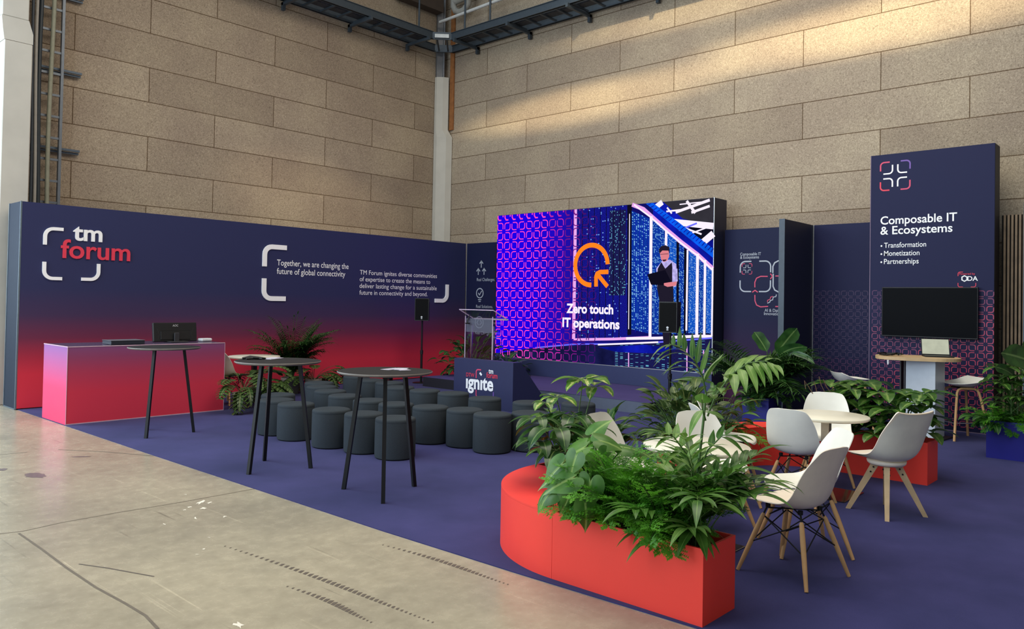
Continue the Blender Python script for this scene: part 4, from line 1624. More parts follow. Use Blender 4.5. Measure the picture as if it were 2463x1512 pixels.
def speaker(label, slabel, x, y, yaw, pole_h, bh, bw, bd):
    s = thing('speaker_stand', slabel, 'stand', (x, y, CZ), yaw, 'speaker poles beside the stage')
    m = MB()
    m.rod((0, 0, 0.012), (0, 0, pole_h * 0.5), 0.024)
    m.build('lower_pole', BLACK, s)
    m = MB()
    m.rod((0, 0, pole_h * 0.5), (0, 0, pole_h), 0.018)
    m.build('upper_pole', BLACK, s)
    m = MB()
    m.rod((0, 0, pole_h * 0.5 - 0.05), (0, 0, pole_h * 0.5 + 0.03), 0.032)
    m.rod((0, 0, pole_h * 0.5), (0.06, 0, pole_h * 0.5), 0.012)
    m.build('collar', PLASTIC, s)
    m = MB()
    m.lathe([(0.0, 0.012), (0.17, 0.010), (0.175, 0.0), (0, 0)], n=32)
    m.build('base_plate', BLACK, s)
    t = thing('loudspeaker', label, 'loudspeaker', (x, y, CZ + pole_h), yaw, 'loudspeakers beside the stage')
    m = MB()
    h = bd / 2
    m.prism([(h, -bw / 2), (h, bw / 2), (-h * 0.4, bw / 2), (-h, bw * 0.28), (-h, -bw * 0.28), (-h * 0.4, -bw / 2)], 0.0, bh)
    m.build('cabinet', PLASTIC, t)
    m = MB()
    m.box((h, -bw / 2 + 0.012, 0.015), (h + 0.008, bw / 2 - 0.012, bh - 0.015), 0, 0.003)
    m.build('grille', GRILLE, t)
    m = MB()
    pl = Plane((h + 0.008, 0, 0), (0, 1, 0), (0, 0, 1))
    poly(m, pl, arcpts(0, 0.075, 0.018, 0, 2 * PI, 12)[:-1], 0.001)
    poly(m, pl, [(-0.014, 0.035), (0.014, 0.035), (0.014, 0.05), (-0.014, 0.05)], 0.001)
    m.build('badge', mat('badge_white', (200, 204, 210), 0.4), t)


speaker('black loudspeaker on a pole in front of the red and navy graphic wall', 'black pole stand carrying the loudspeaker by the graphic wall', -2.10, -1.80, PI + 0.75, 1.26, 0.45, 0.28, 0.28)
speaker('black loudspeaker on a pole in front of the glowing screen', 'black pole stand carrying the loudspeaker before the glowing screen', -2.55, -7.80, PI + 0.25, 1.26, 0.45, 0.27, 0.29)

# ---- small black uplights along the graphic wall
for x, y, z, lab in ((-1.62, -2.05, CZ, 'small black uplight on the floor between the stage and the graphic wall'), (-2.55, -1.30, CZ, 'small black uplight on the floor by the loudspeaker pole at the graphic wall'), (-4.05, -1.32, CZ, 'small black uplight on the floor behind the poufs at the graphic wall')):
    t = thing('uplight', lab, 'floor light', (x, y, z), 0, 'uplights along the graphic wall')
    m = MB()
    m.rod((0, 0, 0.05), (0, 0.02, 0.18), 0.06, 0.07, n=16)
    m.build('lamp_can', PLASTIC, t)
    m = MB()
    m.box((-0.09, -0.05, 0), (-0.078, 0.05, 0.12), 0)
    m.box((0.078, -0.05, 0), (0.09, 0.05, 0.12), 0)
    m.box((-0.078, -0.05, 0), (0.078, 0.05, 0.012), 0)
    m.build('yoke', BLACK, t)

# ---- acrylic lectern
ac, acnt, acp = new_mat('clear_acrylic')
acnt.nodes.clear()
o_ = node(acnt, 'ShaderNodeOutputMaterial')
tr = node(acnt, 'ShaderNodeBsdfTransparent')
tr.inputs[0].default_value = (0.95, 0.96, 0.97, 1)
gl_ = node(acnt, 'ShaderNodeBsdfGlossy', Roughness=0.04)
lw_ = node(acnt, 'ShaderNodeLayerWeight', Blend=0.5)
pw_ = node(acnt, 'ShaderNodeMath', operation='POWER')
pw_.inputs[1].default_value = 4.0
fr = node(acnt, 'ShaderNodeMath', operation='MULTIPLY_ADD')
fr.inputs[1].default_value = 0.6
fr.inputs[2].default_value = 0.04
acnt.links.new(lw_.outputs['Facing'], pw_.inputs[0])
acnt.links.new(pw_.outputs[0], fr.inputs[0])
mx = node(acnt, 'ShaderNodeMixShader')
acnt.links.new(fr.outputs[0], mx.inputs[0])
acnt.links.new(tr.outputs[0], mx.inputs[1])
acnt.links.new(gl_.outputs[0], mx.inputs[2])
acnt.links.new(mx.outputs[0], o_.inputs['Surface'])
ACE = mat('acrylic_edge', (206, 186, 214), 0.2, var=0.1, spec=0.8)
t = thing('lectern', 'clear acrylic lectern standing on the stage behind the podium box', 'lectern', (-2.12, -3.43, SZ))
W2 = 0.36
m = MB()
m.box((-0.006, -W2, 0.02), (0.006, W2, 1.20), 0)
m.build('front_panel', ac, t)
for s_ in (-1, 1):
    m = MB()
    m.box((0.0065, s_ * W2 - 0.006, 0.02), (0.24, s_ * W2 + 0.006, 1.10), 0)
    m.build('side_panel', ac, t)
    m = MB()
    m.box((-0.008, s_ * W2 - 0.008, 0.02), (0.006, s_ * W2 + 0.008, 1.20), 0, 0.002)
    m.build('panel_edge', ACE, t)
    m = MB()
    m.rod((0.10, s_ * (W2 - 0.07), 0.02), (0.10, s_ * (W2 - 0.07), 1.02), 0.022, n=14)
    m.build('rod', mat('chrome', (190, 190, 200), 0.08, 1.0, var=0.0), t)
m = MB()
T = Matrix.Translation((0.10, 0, 1.24)) @ Matrix.Rotation(0.42, 4, 'Y')
m.box((-0.20, -0.45, -0.006), (0.24, 0.45, 0.006), 0, 0, 1, T)
m.build('reading_shelf', ac, t)
m = MB()
m.box((-0.206, -0.45, -0.008), (-0.198, 0.45, 0.008), 0, 0, 1, T)
m.box((0.24, -0.45, -0.008), (0.248, 0.45, 0.022), 0, 0, 1, T)
m.box((-0.2, -0.454, -0.008), (0.24, -0.446, 0.008), 0, 0, 1, T)
m.box((-0.2, 0.446, -0.008), (0.24, 0.454, 0.008), 0, 0, 1, T)
m.build('shelf_edge', ACE, t)
m = MB()
m.box((0.012, -W2 + 0.01, 0.90), (0.022, W2 - 0.01, 1.16), 0)
fm, fnt, fp_ = new_mat('frosted_acrylic')
fp_.inputs['Base Color'].default_value = lin((150, 154, 168)) + (1,)
fp_.inputs['Roughness'].default_value = 0.4
fp_.inputs['Alpha'].default_value = 0.42
m.build('frosted_panel', fm, t)
m = MB()
m.box((-0.12, -W2 - 0.08, 0.0), (0.36, W2 + 0.08, 0.018), 0, 0.003)
m.build('base_plate', ac, t)
m = MB()
m.tube([(0.02, 0.27, 1.21), (-0.04, 0.26, 1.12), (-0.05, 0.25, 1.06)], 0.014, 8)
m.box((-0.075, 0.20, 1.05), (-0.04, 0.29, 1.075), 0)
m.build('clip_light', PLASTIC, t)

# ---- shell chairs
# shell section by section from the front lip to the top of the back: centre line x, z, half width, then the rim line x, z
PROF = [(0.237, .414, .075, .235, .416), (0.2355, .424, .130, .227, .428), (0.232, .436, .168, .214, .444), (0.208, .447, .195, .185, .456), (0.145, .446, .214, .125, .462), (0.055, .434, .224, .048, .464), (-0.035, .426, .226, -.032, .470),
        (-0.11, .430, .224, -.090, .490), (-0.162, .456, .222, -.126, .530), (-0.192, .51, .218, -.152, .585), (-0.213, .58, .211, -.177, .645), (-0.234, .65, .200, -.205, .700),
        (-0.256, .725, .184, -.238, .752), (-0.275, .785, .160, -.266, .796), (-0.283, .810, .132, -.278, .814), (-0.2865, .822, .070, -.2855, .822)]
PROFD = [(0.240, .448, .150, .232, .452), (0.236, .460, .185, .222, .466), (0.20, .462, .208, .178, .474), (0.135, .454, .226, .112, .478), (0.05, .444, .240, .038, .484), (-0.04, .438, .246, -.030, .496),
         (-0.115, .444, .248, -.078, .520), (-0.168, .474, .248, -.112, .560), (-0.196, .53, .246, -.140, .612), (-0.216, .60, .240, -.168, .67), (-0.240, .68, .228, -.202, .73),
         (-0.264, .765, .212, -.243, .795), (-0.282, .825, .196, -.272, .846), (-0.290, .842, .180, -.283, .860)]


def cat(P, t):
    n = len(P) - 1
    x = min(max(t * n, 0), n - 1e-6)
    i = int(x)
    f = x - i
    p = [P[max(i - 1, 0)], P[i], P[i + 1], P[min(i + 2, n)]]
    return [0.5 * (2 * p[1][k] + (-p[0][k] + p[2][k]) * f + (2 * p[0][k] - 5 * p[1][k] + 4 * p[2][k] - p[3][k]) * f * f + (-p[0][k] + 3 * p[1][k] - 3 * p[2][k] + p[3][k]) * f ** 3) for k in range(len(P[0]))]


def shell_grid(P, nv=60, nu=20, th=0.006, pw=2.4):
    mid = []
    for j in range(nv + 1):
        x, z, hw, ex, ez = cat(P, j / nv)
        row = []
        for i in range(nu + 1):
            a = -1 + 2 * i / nu
            k = abs(a) ** pw
            row.append(Vector((x + (ex - x) * k, hw * a, z + (ez - z) * k)))
        mid.append(row)
    inner, outer = [], []
    for j in range(nv + 1):
        for i in range(nu + 1):
            tv = mid[min(j + 1, nv)][i] - mid[max(j - 1, 0)][i]
            tu = mid[j][min(i + 1, nu)] - mid[j][max(i - 1, 0)]
            nn = tv.cross(tu).normalized()
            inner.append(mid[j][i] + nn * th / 2)
            outer.append(mid[j][i] - nn * th / 2)
    return inner, outer, nv, nu


def shell_mesh(P, **k):
    a, b, nv, nu = shell_grid(P, **k)
    m = MB()
    w = nu + 1
    N = len(a)
    fi = [(j * w + i, j * w + i + 1, (j + 1) * w + i + 1, (j + 1) * w + i) for j in range(nv) for i in range(nu)]
    fo = [(N + f[3], N + f[2], N + f[1], N + f[0]) for f in fi]
    rim = [i for i in range(nu + 1)] + [(j + 1) * w - 1 for j in range(1, nv + 1)] + [nv * w + i for i in range(nu - 1, -1, -1)] + [j * w for j in range(nv - 1, 0, -1)]
    fr = [(rim[k_], N + rim[k_], N + rim[(k_ + 1) % len(rim)], rim[(k_ + 1) % len(rim)]) for k_ in range(len(rim))]
    m.add(a + b, fi + fo, 0, True)
    m.add(a + b, fr, 0, False)
    return m


def make_chair(label, col):
    t = thing('shell_chair', label, 'chair', (0, 0, CZ), 0, 'white shell chairs on dowel legs')
    shell_mesh(PROF).build('seat_shell', col, t)
    ft = [(0.235, 0.235), (0.235, -0.235), (-0.24, 0.235), (-0.24, -0.235)]
    tp = [(0.125, 0.125), (0.125, -0.125), (-0.135, 0.125), (-0.135, -0.125)]
    wires = MB()
    for (fx, fy), (tx, ty) in zip(ft, tp):
        m = MB()
        f, q = Vector((fx, fy, 0.002)), Vector((tx, ty, 0.365))
        pts = [q.lerp(f, k) for k in (0, .04, .3, .7, 1)]
        m.tube(pts, [0.010, 0.0145, 0.0165, 0.0145, 0.0115], 10)
        m.build('leg', WOOD, t)
        wires.rod(q, (tx * 0.86, ty * 0.86, 0.418), 0.006, n=6)
        wires.rod((tx * 0.86, ty * 0.86, 0.405), (tx * 0.86, ty * 0.86, 0.428), 0.016, n=10)
    for i, j in ((0, 1), (2, 3), (0, 2), (1, 3)):
        for a, b in ((i, j), (j, i)):
            lo = Vector(tp[a] + (0.365,)).lerp(Vector(ft[a] + (0,)), 0.50)
            hi = Vector((tp[b][0], tp[b][1], 0.35))
            wires.rod(lo, hi, 0.0042, n=6)
    for i, j in ((0, 3), (1, 2)):
        wires.rod((tp[i][0] * .86, tp[i][1] * .86, 0.40), (tp[j][0] * .86, tp[j][1] * .86, 0.40), 0.005, n=6)
    wires.build('wire_brace', BLACK, t)
    return t


def rot(d):
    return math.radians(d)


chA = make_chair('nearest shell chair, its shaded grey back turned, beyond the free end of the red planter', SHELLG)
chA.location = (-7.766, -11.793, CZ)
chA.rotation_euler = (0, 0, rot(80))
chB = make_chair('white shell chair with pale blue-lit back pushed up to the round white table', SHELL)
chB.location = (-6.02, -11.12, CZ)
chB.rotation_euler = (0, 0, rot(2))
GC = 'white shell chairs on dowel legs'
dup(chB, (-7.225, -11.644, CZ), rot(133), 'white shell chair just behind the nearest grey-backed chair, seat facing the red planter', GC)
dup(chB, (-4.98, -10.97, CZ), rot(202), 'white shell chair facing us across the round white table, before the variegated shrubs', GC)
dup(chB, (-7.69, -10.50, CZ), rot(-87), 'white shell chair seen behind the heart-shaped leaves of the red planter', GC)
dup(chB, (-7.127, -10.90, CZ), rot(238), 'white shell chair half hidden behind the tall palm stem', GC)
dup(chB, (-6.42, -10.64, CZ), rot(-45), 'white shell chair with its seat jutting past the palm towards the dark back', GC)
dup(chB, (-5.90, -10.42, CZ), rot(-72), 'white shell chair in front of the curved red bench by the blue planter', GC)

# padded chair on four square legs
t = thing('padded_chair', 'grey-backed padded chair on square wooden legs in front of the long red planter', 'chair', (-5.78, -11.75, CZ), rot(63))
m = shell_mesh(PROFD, th=0.010)
m.build('seat_shell', SHELLG, t)
a, b, nv, nu = shell_grid([(x, z, w - 0.012, ex, ez - 0.004) for x, z, w, ex, ez in PROFD], th=0.026)
m = MB()
w = nu + 1
j0, j1 = 2, nv - 1
m.add(a, [(j * w + i, j * w + i + 1, (j + 1) * w + i + 1, (j + 1) * w + i) for j in range(j0, j1) for i in range(nu)], 0, True)
m.build('cushion', mat('cream_leatherette', (228, 222, 204), 0.45, var=0.03), t)
m = MB()
m.lathe([(0.0, 0.392), (0.13, 0.392), (0.145, 0.405), (0.15, 0.425), (0.0, 0.44)], n=32)
m.build('seat_mount', SHELLG, t)
for k in range(4):
    an = k * PI / 2 + PI / 4
    d = Vector((math.cos(an), math.sin(an), 0))
    s_ = Vector((-d.y, d.x, 0))
    m = MB()
    vs = []
    for q, w_, dp in ((d * 0.285, 0.016, 0.018), (d * 0.085 + Vector((0, 0, 0.388)), 0.022, 0.030)):
        for u, v in ((-1, -1), (1, -1), (1, 1), (-1, 1)):
            vs.append(q + s_ * (w_ * u) + d * (dp * v))
    m.add(vs, [(3, 2, 1, 0), (4, 5, 6, 7), (0, 1, 5, 4), (1, 2, 6, 5), (2, 3, 7, 6), (3, 0, 4, 7)])
    leg = m.build('leg', WOODP, t)
    m = MB()
    for zz, rr in ((0.365, 0.097), (0.325, 0.118)):
        for sg in (-1, 1):
            c = d * rr + Vector((0, 0, zz)) + s_ * (sg * 0.0225)
            m.rod(c - s_ * 0.004, c + s_ * 0.004, 0.007, n=8)
    m.build('bolt', BLACK, leg)

# ---- round white tables


def round_table(label, c, R, h, plate, name='round_table', colm=STEEL, col_h=None):
    t = thing(name, label, 'table', (c[0], c[1], CZ), 0, 'round white tables')
    m = MB()
    m.lathe([(0, h - 0.028), (R - 0.012, h - 0.028), (R, h - 0.018), (R, h - 0.004), (R - 0.004, h), (0.0, h)], n=64)
    m.build('tabletop', TOPW, t)
    m = MB()
    m.box((-0.035, -0.035, 0.010), (0.035, 0.035, h - 0.0285), 0, 0.004)
    m.build('column', colm, t)
    m = MB()
    m.box((-plate / 2, -plate / 2, 0), (plate / 2, plate / 2, 0.0095), 0, 0.003)
    m.build('base_plate', mat('mirror_steel', (120, 112, 110), 0.12, 0.95, var=0.0), t)
    return t


round_table('round white table on a square steel column among the white chairs by the curved bench', (-5.48, -11.15), 0.36, 0.70, 0.50)
round_table('round white table mostly hidden behind the plants of the nearest red planter', (-7.74, -11.10), 0.36, 0.70, 0.50)
round_table('round cream-topped table against the red wall beside the potted plants', (-6.05, -2.25), 0.40, 0.72, 0.50, colm=mat('dark_column', (44, 42, 46), 0.4, 0.4))
dup(chB, (-6.50, -2.30, CZ), rot(20), 'white shell chair glimpsed through the potted plant at the end of the reception counter', GC)

# ---- oak topped counter table with laptop
t = thing('counter_table', 'tall oak-topped counter table on a white box column below the television', 'table', (-1.40, -10.82, CZ), rot(-95))
m = MB()
pts = []
for k in range(48):
    a_ = 2 * PI * k / 48
    c_, s_ = math.cos(a_), math.sin(a_)
    p_ = Vector((0.50 * abs(c_) ** 0.75 * (1 if c_ > 0 else -1), 0.36 * abs(s_) ** 0.75 * (1 if s_ > 0 else -1)))
    pts.append((p_.x * 0.906 - p_.y * 0.423, p_.x * 0.423 + p_.y * 0.906))
m.prism(pts, 1.005, 1.045)
m.build('tabletop', mat('oak_top', (204, 172, 128), 0.45, var=0.12, scale=6), t)
m = MB()
m.box((-0.08, -0.17, 0.02), (0.28, 0.17, 1.0045), 0, 0.004)
m.build('column', mat('column_white', (196, 202, 210), 0.45, var=0.03), t)
m = MB()
m.box((-0.15, -0.05, 0.02), (-0.135, 0.10, 1.0045), 0)
m.box((-0.20, -0.05, 0.02), (-0.185, 0.10, 1.0045), 0)
m.build('column_fin', mat('column_dark', (62, 58, 60), 0.5), t)
m = MB()
m.box((-0.26, -0.26, 0), (0.36, 0.26, 0.0195), 0, 0.004)
m.build('base_plate', mat('plate_black', (30, 30, 34), 0.4), t)
t = thing('laptop', 'open laptop with a pale screen on the oak counter table', 'laptop', (-1.22, -11.02, CZ + 1.0452), rot(205))
m = MB()
m.box((-0.12, -0.17, 0), (0.12, 0.17, 0.018), 0, 0.004)
m.build('keyboard_base', PLASTIC, t)
m = MB()
T = Matrix.Translation((-0.118, 0, 0.019)) @ Matrix.Rotation(-0.30, 4, 'Y')
m.box((-0.010, -0.17, 0), (0.0, 0.17, 0.225), 0, 0.003, 1, T)
lid = m.build('lid', PLASTIC, t)
m = MB()
m.box((0.0005, -0.160, 0.012), (0.002, 0.160, 0.214), 0, 0, 1, T)
m.build('screen', emit('laptop_screen', (196, 200, 178), 0.9, 0.08, 8), lid)['label'] = 'pale glowing laptop screen'
m = MB()
rnd = random.Random(5)
for k in range(9):
    pts = []
    x, y = -0.14 + 0.03 * k, 0.0
    for j in range(6):
        pts.append((x + rnd.uniform(-.07, .07), y + rnd.uniform(-.06, .06), 0.010 + rnd.uniform(0, 0.03)))
    m.tube(pts, 0.008, 6)
o = m.build('cable_coil', PLASTIC, None, (-1.55, -10.56, CZ + 1.046), rot(-48))
tag(o, 'tangle of black cables on the oak counter table', 'cable')
m = MB()
m.tube([(0, 0, 0.0), (0.01, 0, -0.03), (0.0, 0, -0.055)], [0.012, 0.014, 0.006], 8)
o = m.build('plug', mat('white_plug', (224, 224, 228), 0.4), None, (-1.88, -10.60, CZ + 1.002), 0)
tag(o, 'small white plug hanging under the oak counter table edge', 'plug')

# ---- bar stools
SP = [(0.215, .716, .14, .208, .718), (0.20, .720, .178, .18, .724), (0.13, .696, .205, .11, .726), (0.02, .672, .222, .015, .736), (-0.08, .668, .226, -.07, .750), (-0.15, .692, .222, -.125, .772), (-0.192, .748, .20, -.168, .792), (-0.208, .800, .165, -.190, .806)]


def bar_stool(label, loc, rz):
    t = thing('bar_stool', label, 'bar stool', loc, rz, 'white-seated bar stools at the counter table')
    shell_mesh(SP, nv=22, th=0.008).build('seat_shell', SHELL, t)
    for s_ in (-1, 1):
        m = MB()
        pts = [(0.235, s_ * 0.225, 0.0), (0.165, s_ * 0.155, 0.50), (0.145, s_ * 0.135, 0.605), (0.125, s_ * 0.128, 0.640), (0.085, s_ * 0.122, 0.656), (-0.085, s_ * 0.122, 0.656), (-0.125, s_ * 0.128, 0.640), (-0.145, s_ * 0.135, 0.605), (-0.165, s_ * 0.155, 0.50), (-0.235, s_ * 0.225, 0.0)]
        m.tube(pts, 0.0165, 8)
        m.build('leg_frame', WOOD, t)
    m = MB()
    for s_ in (-1, 1):
        m.rod((s_ * 0.205, -0.195, 0.22), (s_ * 0.205, 0.195, 0.22), 0.006, n=8)
        m.rod((-0.205, s_ * 0.195, 0.225), (0.205, s_ * 0.195, 0.225), 0.006, n=8)
    m.build('footrest', mat('polished_steel', (206, 204, 202), 0.2, 0.9), t)
    m = MB()
    m.box((-0.10, -0.13, 0.656), (0.08, 0.13, 0.664), 0)
    m.build('seat_bracket', BLACK, t)
    return t


bar_stool('white-seated bar stool between the oak counter table and the blue planter with ferns', (-1.13, -11.28, CZ), rot(135))
dup(bpy.data.objects['bar_stool'], (-1.72, -10.07, CZ), rot(-45), 'white-seated bar stool above the variegated shrubs, in front of the patterned back panel')

# ---- red curved bench and planters, blue planters
RED = mat('red_laminate', (238, 58, 44), 0.55, var=0.04, scale=2.5, bump=0.03, bscale=500)
BLUE = mat('cobalt_laminate', (24, 22, 128), 0.55, var=0.05, scale=4)
SOIL = mat('dark_soil', (40, 32, 26), 0.95, var=0.4, scale=40, bump=0.4)
RH = 0.40


def curved_bench(label, c, a0, a1):
    ri, ro = 0.61, 0.97
    t = thing('curved_bench', label, 'bench', (c[0], c[1], CZ), 0, 'curved red benches')
    out = arcpts(0, 0, ro, a0, a1, 28)
    inn = arcpts(0, 0, ri, a1, a0, 28)
    m = MB()
    n = len(out)
    ring = out + inn
    N = len(ring)
    vs = [(x, y, 0.0) for x, y in ring] + [(x, y, RH - 0.012) for x, y in ring]
    m.add(vs, [(i, (i + 1) % N, N + (i + 1) % N, N + i) for i in range(N) if i not in (n - 1, N - 1)], 0, True)
    m.add(vs, [(n - 1, n, N + n, N + n - 1), (N - 1, 0, N, 2 * N - 1)], 0)
    m.build('bench_body', RED, t)
    m = MB()
    vs = [(x, y, RH - 0.0115) for x, y in ring] + [(x, y, RH) for x, y in ring]
    fs = []
    for i in range(n - 1):
        fs.append((N + i, N + i + 1, N + N - 2 - i, N + N - 1 - i))
    m.add(vs, fs)
    m.add(vs, [(i, (i + 1) % N, N + (i + 1) % N, N + i) for i in range(N)], 0)
    m.build('bench_top', RED, t)
    return t


def planter(name, label, lo, hi, h, mt, group):
    """open box with a soil bed"""
    c = ((lo[0] + hi[0]) / 2, (lo[1] + hi[1]) / 2)
    sx_, sy_ = (hi[0] - lo[0]) / 2, (hi[1] - lo[1]) / 2
    t = thing(name, label, 'planter', (c[0], c[1], CZ), 0, group)
    w = 0.016
    m = MB()
    m.box((-sx_, -sy_, 0), (-sx_ + w, sy_, h), 0)
    m.box((sx_ - w, -sy_, 0), (sx_, sy_, h), 0)
    m.box((-sx_ + w, -sy_, 0), (sx_ - w, -sy_ + w, h), 0)
    m.box((-sx_ + w, sy_ - w, 0), (sx_ - w, sy_, h), 0)
    m.build('box', mt, t)
    m = MB()
    m.box((-sx_ + w + .001, -sy_ + w + .001, 0.02), (sx_ - w - .001, sy_ - w - .001, h - 0.07), 0)
    m.build('soil', SOIL, t)
    return t


curved_bench('curved red bench at the carpet edge, joined to the nearest red planter', (-7.945, -10.79), PI / 2, PI)
curved_bench('curved red bench in front of the cobalt planter, behind the white chairs', (-5.07, -10.73), 0.0, PI / 2)
RP = 'red planters joined to the curved benches'
planter('planter', 'long red planter box nearest the camera, at the edge of the concrete floor', (-8.915, -11.795), (-8.555, -10.792), RH, RED, RP)
planter('planter', 'red planter box at the far end of the nearer curved bench, mostly hidden by leaves', (-7.943, -10.18), (-6.95, -9.82), RH, RED, RP)
planter('planter', 'red planter box behind the white chairs at the far end of the second curved bench', (-6.06, -10.12), (-5.072, -9.76), RH, RED, RP)
planter('planter', 'long red planter box of variegated shrubs behind the padded chair', (-4.46, -11.722), (-4.10, -10.732), RH, RED, RP)
BP = 'cobalt blue planters'
planter('planter', 'cobalt blue planter box beside the fin wall, behind the curved bench', (-2.42, -9.25), (-2.0, -8.87), 0.42, BLUE, BP)
planter('planter', 'cobalt blue planter box beside the bar stool and the slat wall', (-2.37, -12.45), (-1.95, -11.80), 0.42, BLUE, BP)

# ================================================================ PLANTS


def leaf_mat(name, c0, c1, vein=None, varieg=None, rough=0.38, trans=0.25):
    """green leaf: uneven green, paler midrib, optional cream variegation along the middle"""
    if name in MATS:
        return MATS[name]
    m, nt, p = new_mat(name)
    L = nt.links.new
    tc = node(nt, 'ShaderNodeTexCoord')
    nz = node(nt, 'ShaderNodeTexNoise', Scale=9.0, Detail=3.0)
    L(tc.outputs['Object'], nz.inputs['Vector'])
    r = node(nt, 'ShaderNodeValToRGB')
    r.color_ramp.elements[0].position, r.color_ramp.elements[1].position = 0.34, 0.66
    r.color_ramp.elements[0].color, r.color_ramp.elements[1].color = lin(c0) + (1,), lin(c1) + (1,)
    L(nz.outputs['Fac'], r.inputs[0])
    col = r.outputs[0]
    uv = node(nt, 'ShaderNodeUVMap')
    s = node(nt, 'ShaderNodeSeparateXYZ')
    L(uv.outputs[0], s.inputs[0])
    d = node(nt, 'ShaderNodeMath', operation='SUBTRACT')
    d.inputs[1].default_value = 0.5
    L(s.outputs['X'], d.inputs[0])
    ab = node(nt, 'ShaderNodeMath', operation='ABSOLUTE')
    L(d.outputs[0], ab.inputs[0])
    if varieg:
        n2 = node(nt, 'ShaderNodeTexNoise', Scale=24.0, Detail=3.0)
        L(tc.outputs['Object'], n2.inputs['Vector'])
        a = node(nt, 'ShaderNodeMath', operation='MULTIPLY_ADD')
        a.inputs[1].default_value = -1.5
        L(ab.outputs[0], a.inputs[0])
        L(n2.outputs['Fac'], a.inputs[2])
        rr = node(nt, 'ShaderNodeValToRGB')
        rr.color_ramp.elements[0].position, rr.color_ramp.elements[1].position = 0.30, 0.42
        L(a.outputs[0], rr.inputs[0])
        mx = node(nt, 'ShaderNodeMixRGB')
        mx.inputs['Color2'].default_value = lin(varieg) + (1,)
        L(rr.outputs[0], mx.inputs['Fac'])
        L(col, mx.inputs['Color1'])
        col = mx.outputs[0]
    if vein:
        rv = node(nt, 'ShaderNodeValToRGB')
        rv.color_ramp.elements[0].position, rv.color_ramp.elements[1].position = 0.02, 0.06
        rv.color_ramp.elements[0].color, rv.color_ramp.elements[1].color = (1, 1, 1, 1), (0, 0, 0, 1)
        L(ab.outputs[0], rv.inputs[0])
        mv = node(nt, 'ShaderNodeMixRGB')
        mv.inputs['Color2'].default_value = lin(vein) + (1,)
        L(rv.outputs[0], mv.inputs['Fac'])
        L(col, mv.inputs['Color1'])
        col = mv.outputs[0]
    L(col, p.inputs['Base Color'])
    p.inputs['Roughness'].default_value = rough
    p.inputs['Specular IOR Level'].default_value = 0.45
    t = node(nt, 'ShaderNodeBsdfTranslucent')
    L(col, t.inputs['Color'])
    mix = node(nt, 'ShaderNodeMixShader')
    mix.inputs[0].default_value = trans
    out = [x for x in nt.nodes if x.type == 'OUTPUT_MATERIAL'][0]
    L(p.outputs[0], mix.inputs[1])
    L(t.outputs[0], mix.inputs[2])
    L(mix.outputs[0], out.inputs['Surface'])
    MATS[name] = m
    return m


LM_VAR = leaf_mat('variegated_leaf', (42, 82, 30), (78, 120, 46), (130, 156, 84), (118, 148, 70), 0.30)
LM_PALE = leaf_mat('pale_variegated_leaf', (62, 108, 38), (104, 148, 58), (150, 170, 90), (206, 212, 130), 0.30)
LM_DARK = leaf_mat('glossy_dark_leaf', (32, 68, 30), (56, 98, 42), (110, 140, 80), None, 0.26)
LM_HEART = leaf_mat('heart_leaf', (60, 106, 40), (96, 140, 62), (150, 180, 100), None, 0.34)
LM_PALM = leaf_mat('palm_leaflet', (44, 90, 30), (84, 126, 50), (110, 150, 70), None, 0.36)
LM_PALML = leaf_mat('light_palm_leaflet', (84, 128, 48), (128, 164, 84), (150, 180, 100), None, 0.38)
LM_PALMD = leaf_mat('dark_palm_leaflet', (30, 64, 24), (56, 94, 36), None, None, 0.4)
LM_FERN = leaf_mat('fern_needle', (58, 124, 26), (104, 172, 48), None, None, 0.5, 0.35)
LM_OLIVE = leaf_mat('olive_leaf', (46, 70, 34), (82, 108, 54), (140, 150, 90), None, 0.4)
LM_YELLOW = leaf_mat('yellowed_leaf', (190, 160, 30), (214, 184, 50), None, None, 0.5)
STEM = mat('green_stem', (74, 104, 48), 0.55, var=0.2)
STEMB = mat('brown_stem', (108, 84, 58), 0.7, var=0.2)
POT = mat('grey_nursery_pot', (122, 116, 106), 0.6, var=0.05)


def P_ovate(t):
    return max(0.0, math.sin(PI * min(1, t) ** 0.82)) ** 0.75


def P_lance(t):
    return max(0.0, math.sin(PI * t ** 0.62)) ** 0.9


def P_blunt(t):
    return min(1.0, (t / 0.25) ** 0.6 if t < .25 else 1.0) * (1.0 if t < .72 else max(0.0, math.cos((t - .72) / .28 * PI / 2)) ** 0.55)


def leaf(mb, base, d, L, W, droop=0.6, fold=0.25, prof=P_ovate, n=6, mi=0, up=None, wave=0.0, twist=0.0):
    """a blade that starts along d and bends downwards; W is the full width"""
    p = Vector(base)
    d = Vector(d).normalized()
    up = Vector(up) if up else Vector((0, 0, 1))
    s = d.cross(up)
    if s.length < 0.05:
        s = d.cross(Vector((1, 0.3, 0)))
    s.normalize()
    if twist:
        s = Matrix.Rotation(twist, 3, d) @ s
    vs, uv = [], []
    st = L / n
    for i in range(n + 1):
        t = i / n
        nn = s.cross(d).normalized()
        w = W / 2 * prof(t)
        wv = wave * math.sin(t * 9 + L * 40) * w
        vs += [p + s * w + nn * (fold * w + wv), p.copy(), p - s * w + nn * (fold * w - wv)]
        uv += [(0, t), (0.5, t), (1, t)]
        p = p + d * st
        ax = d.cross(Vector((0, 0, -1)))
        if ax.length > 1e-3:
            d = Matrix.Rotation(droop / n, 3, ax.normalized()) @ d
    fs = []
    for i in range(n):
        a = 3 * i
        fs += [(a, a + 1, a + 4, a + 3), (a + 1, a + 2, a + 5, a + 4)]
    mb.add(vs, fs, mi, True, uv)
    return p


def sph(az, el):
    return Vector((math.cos(az) * math.cos(el), math.sin(az) * math.cos(el), math.sin(el)))


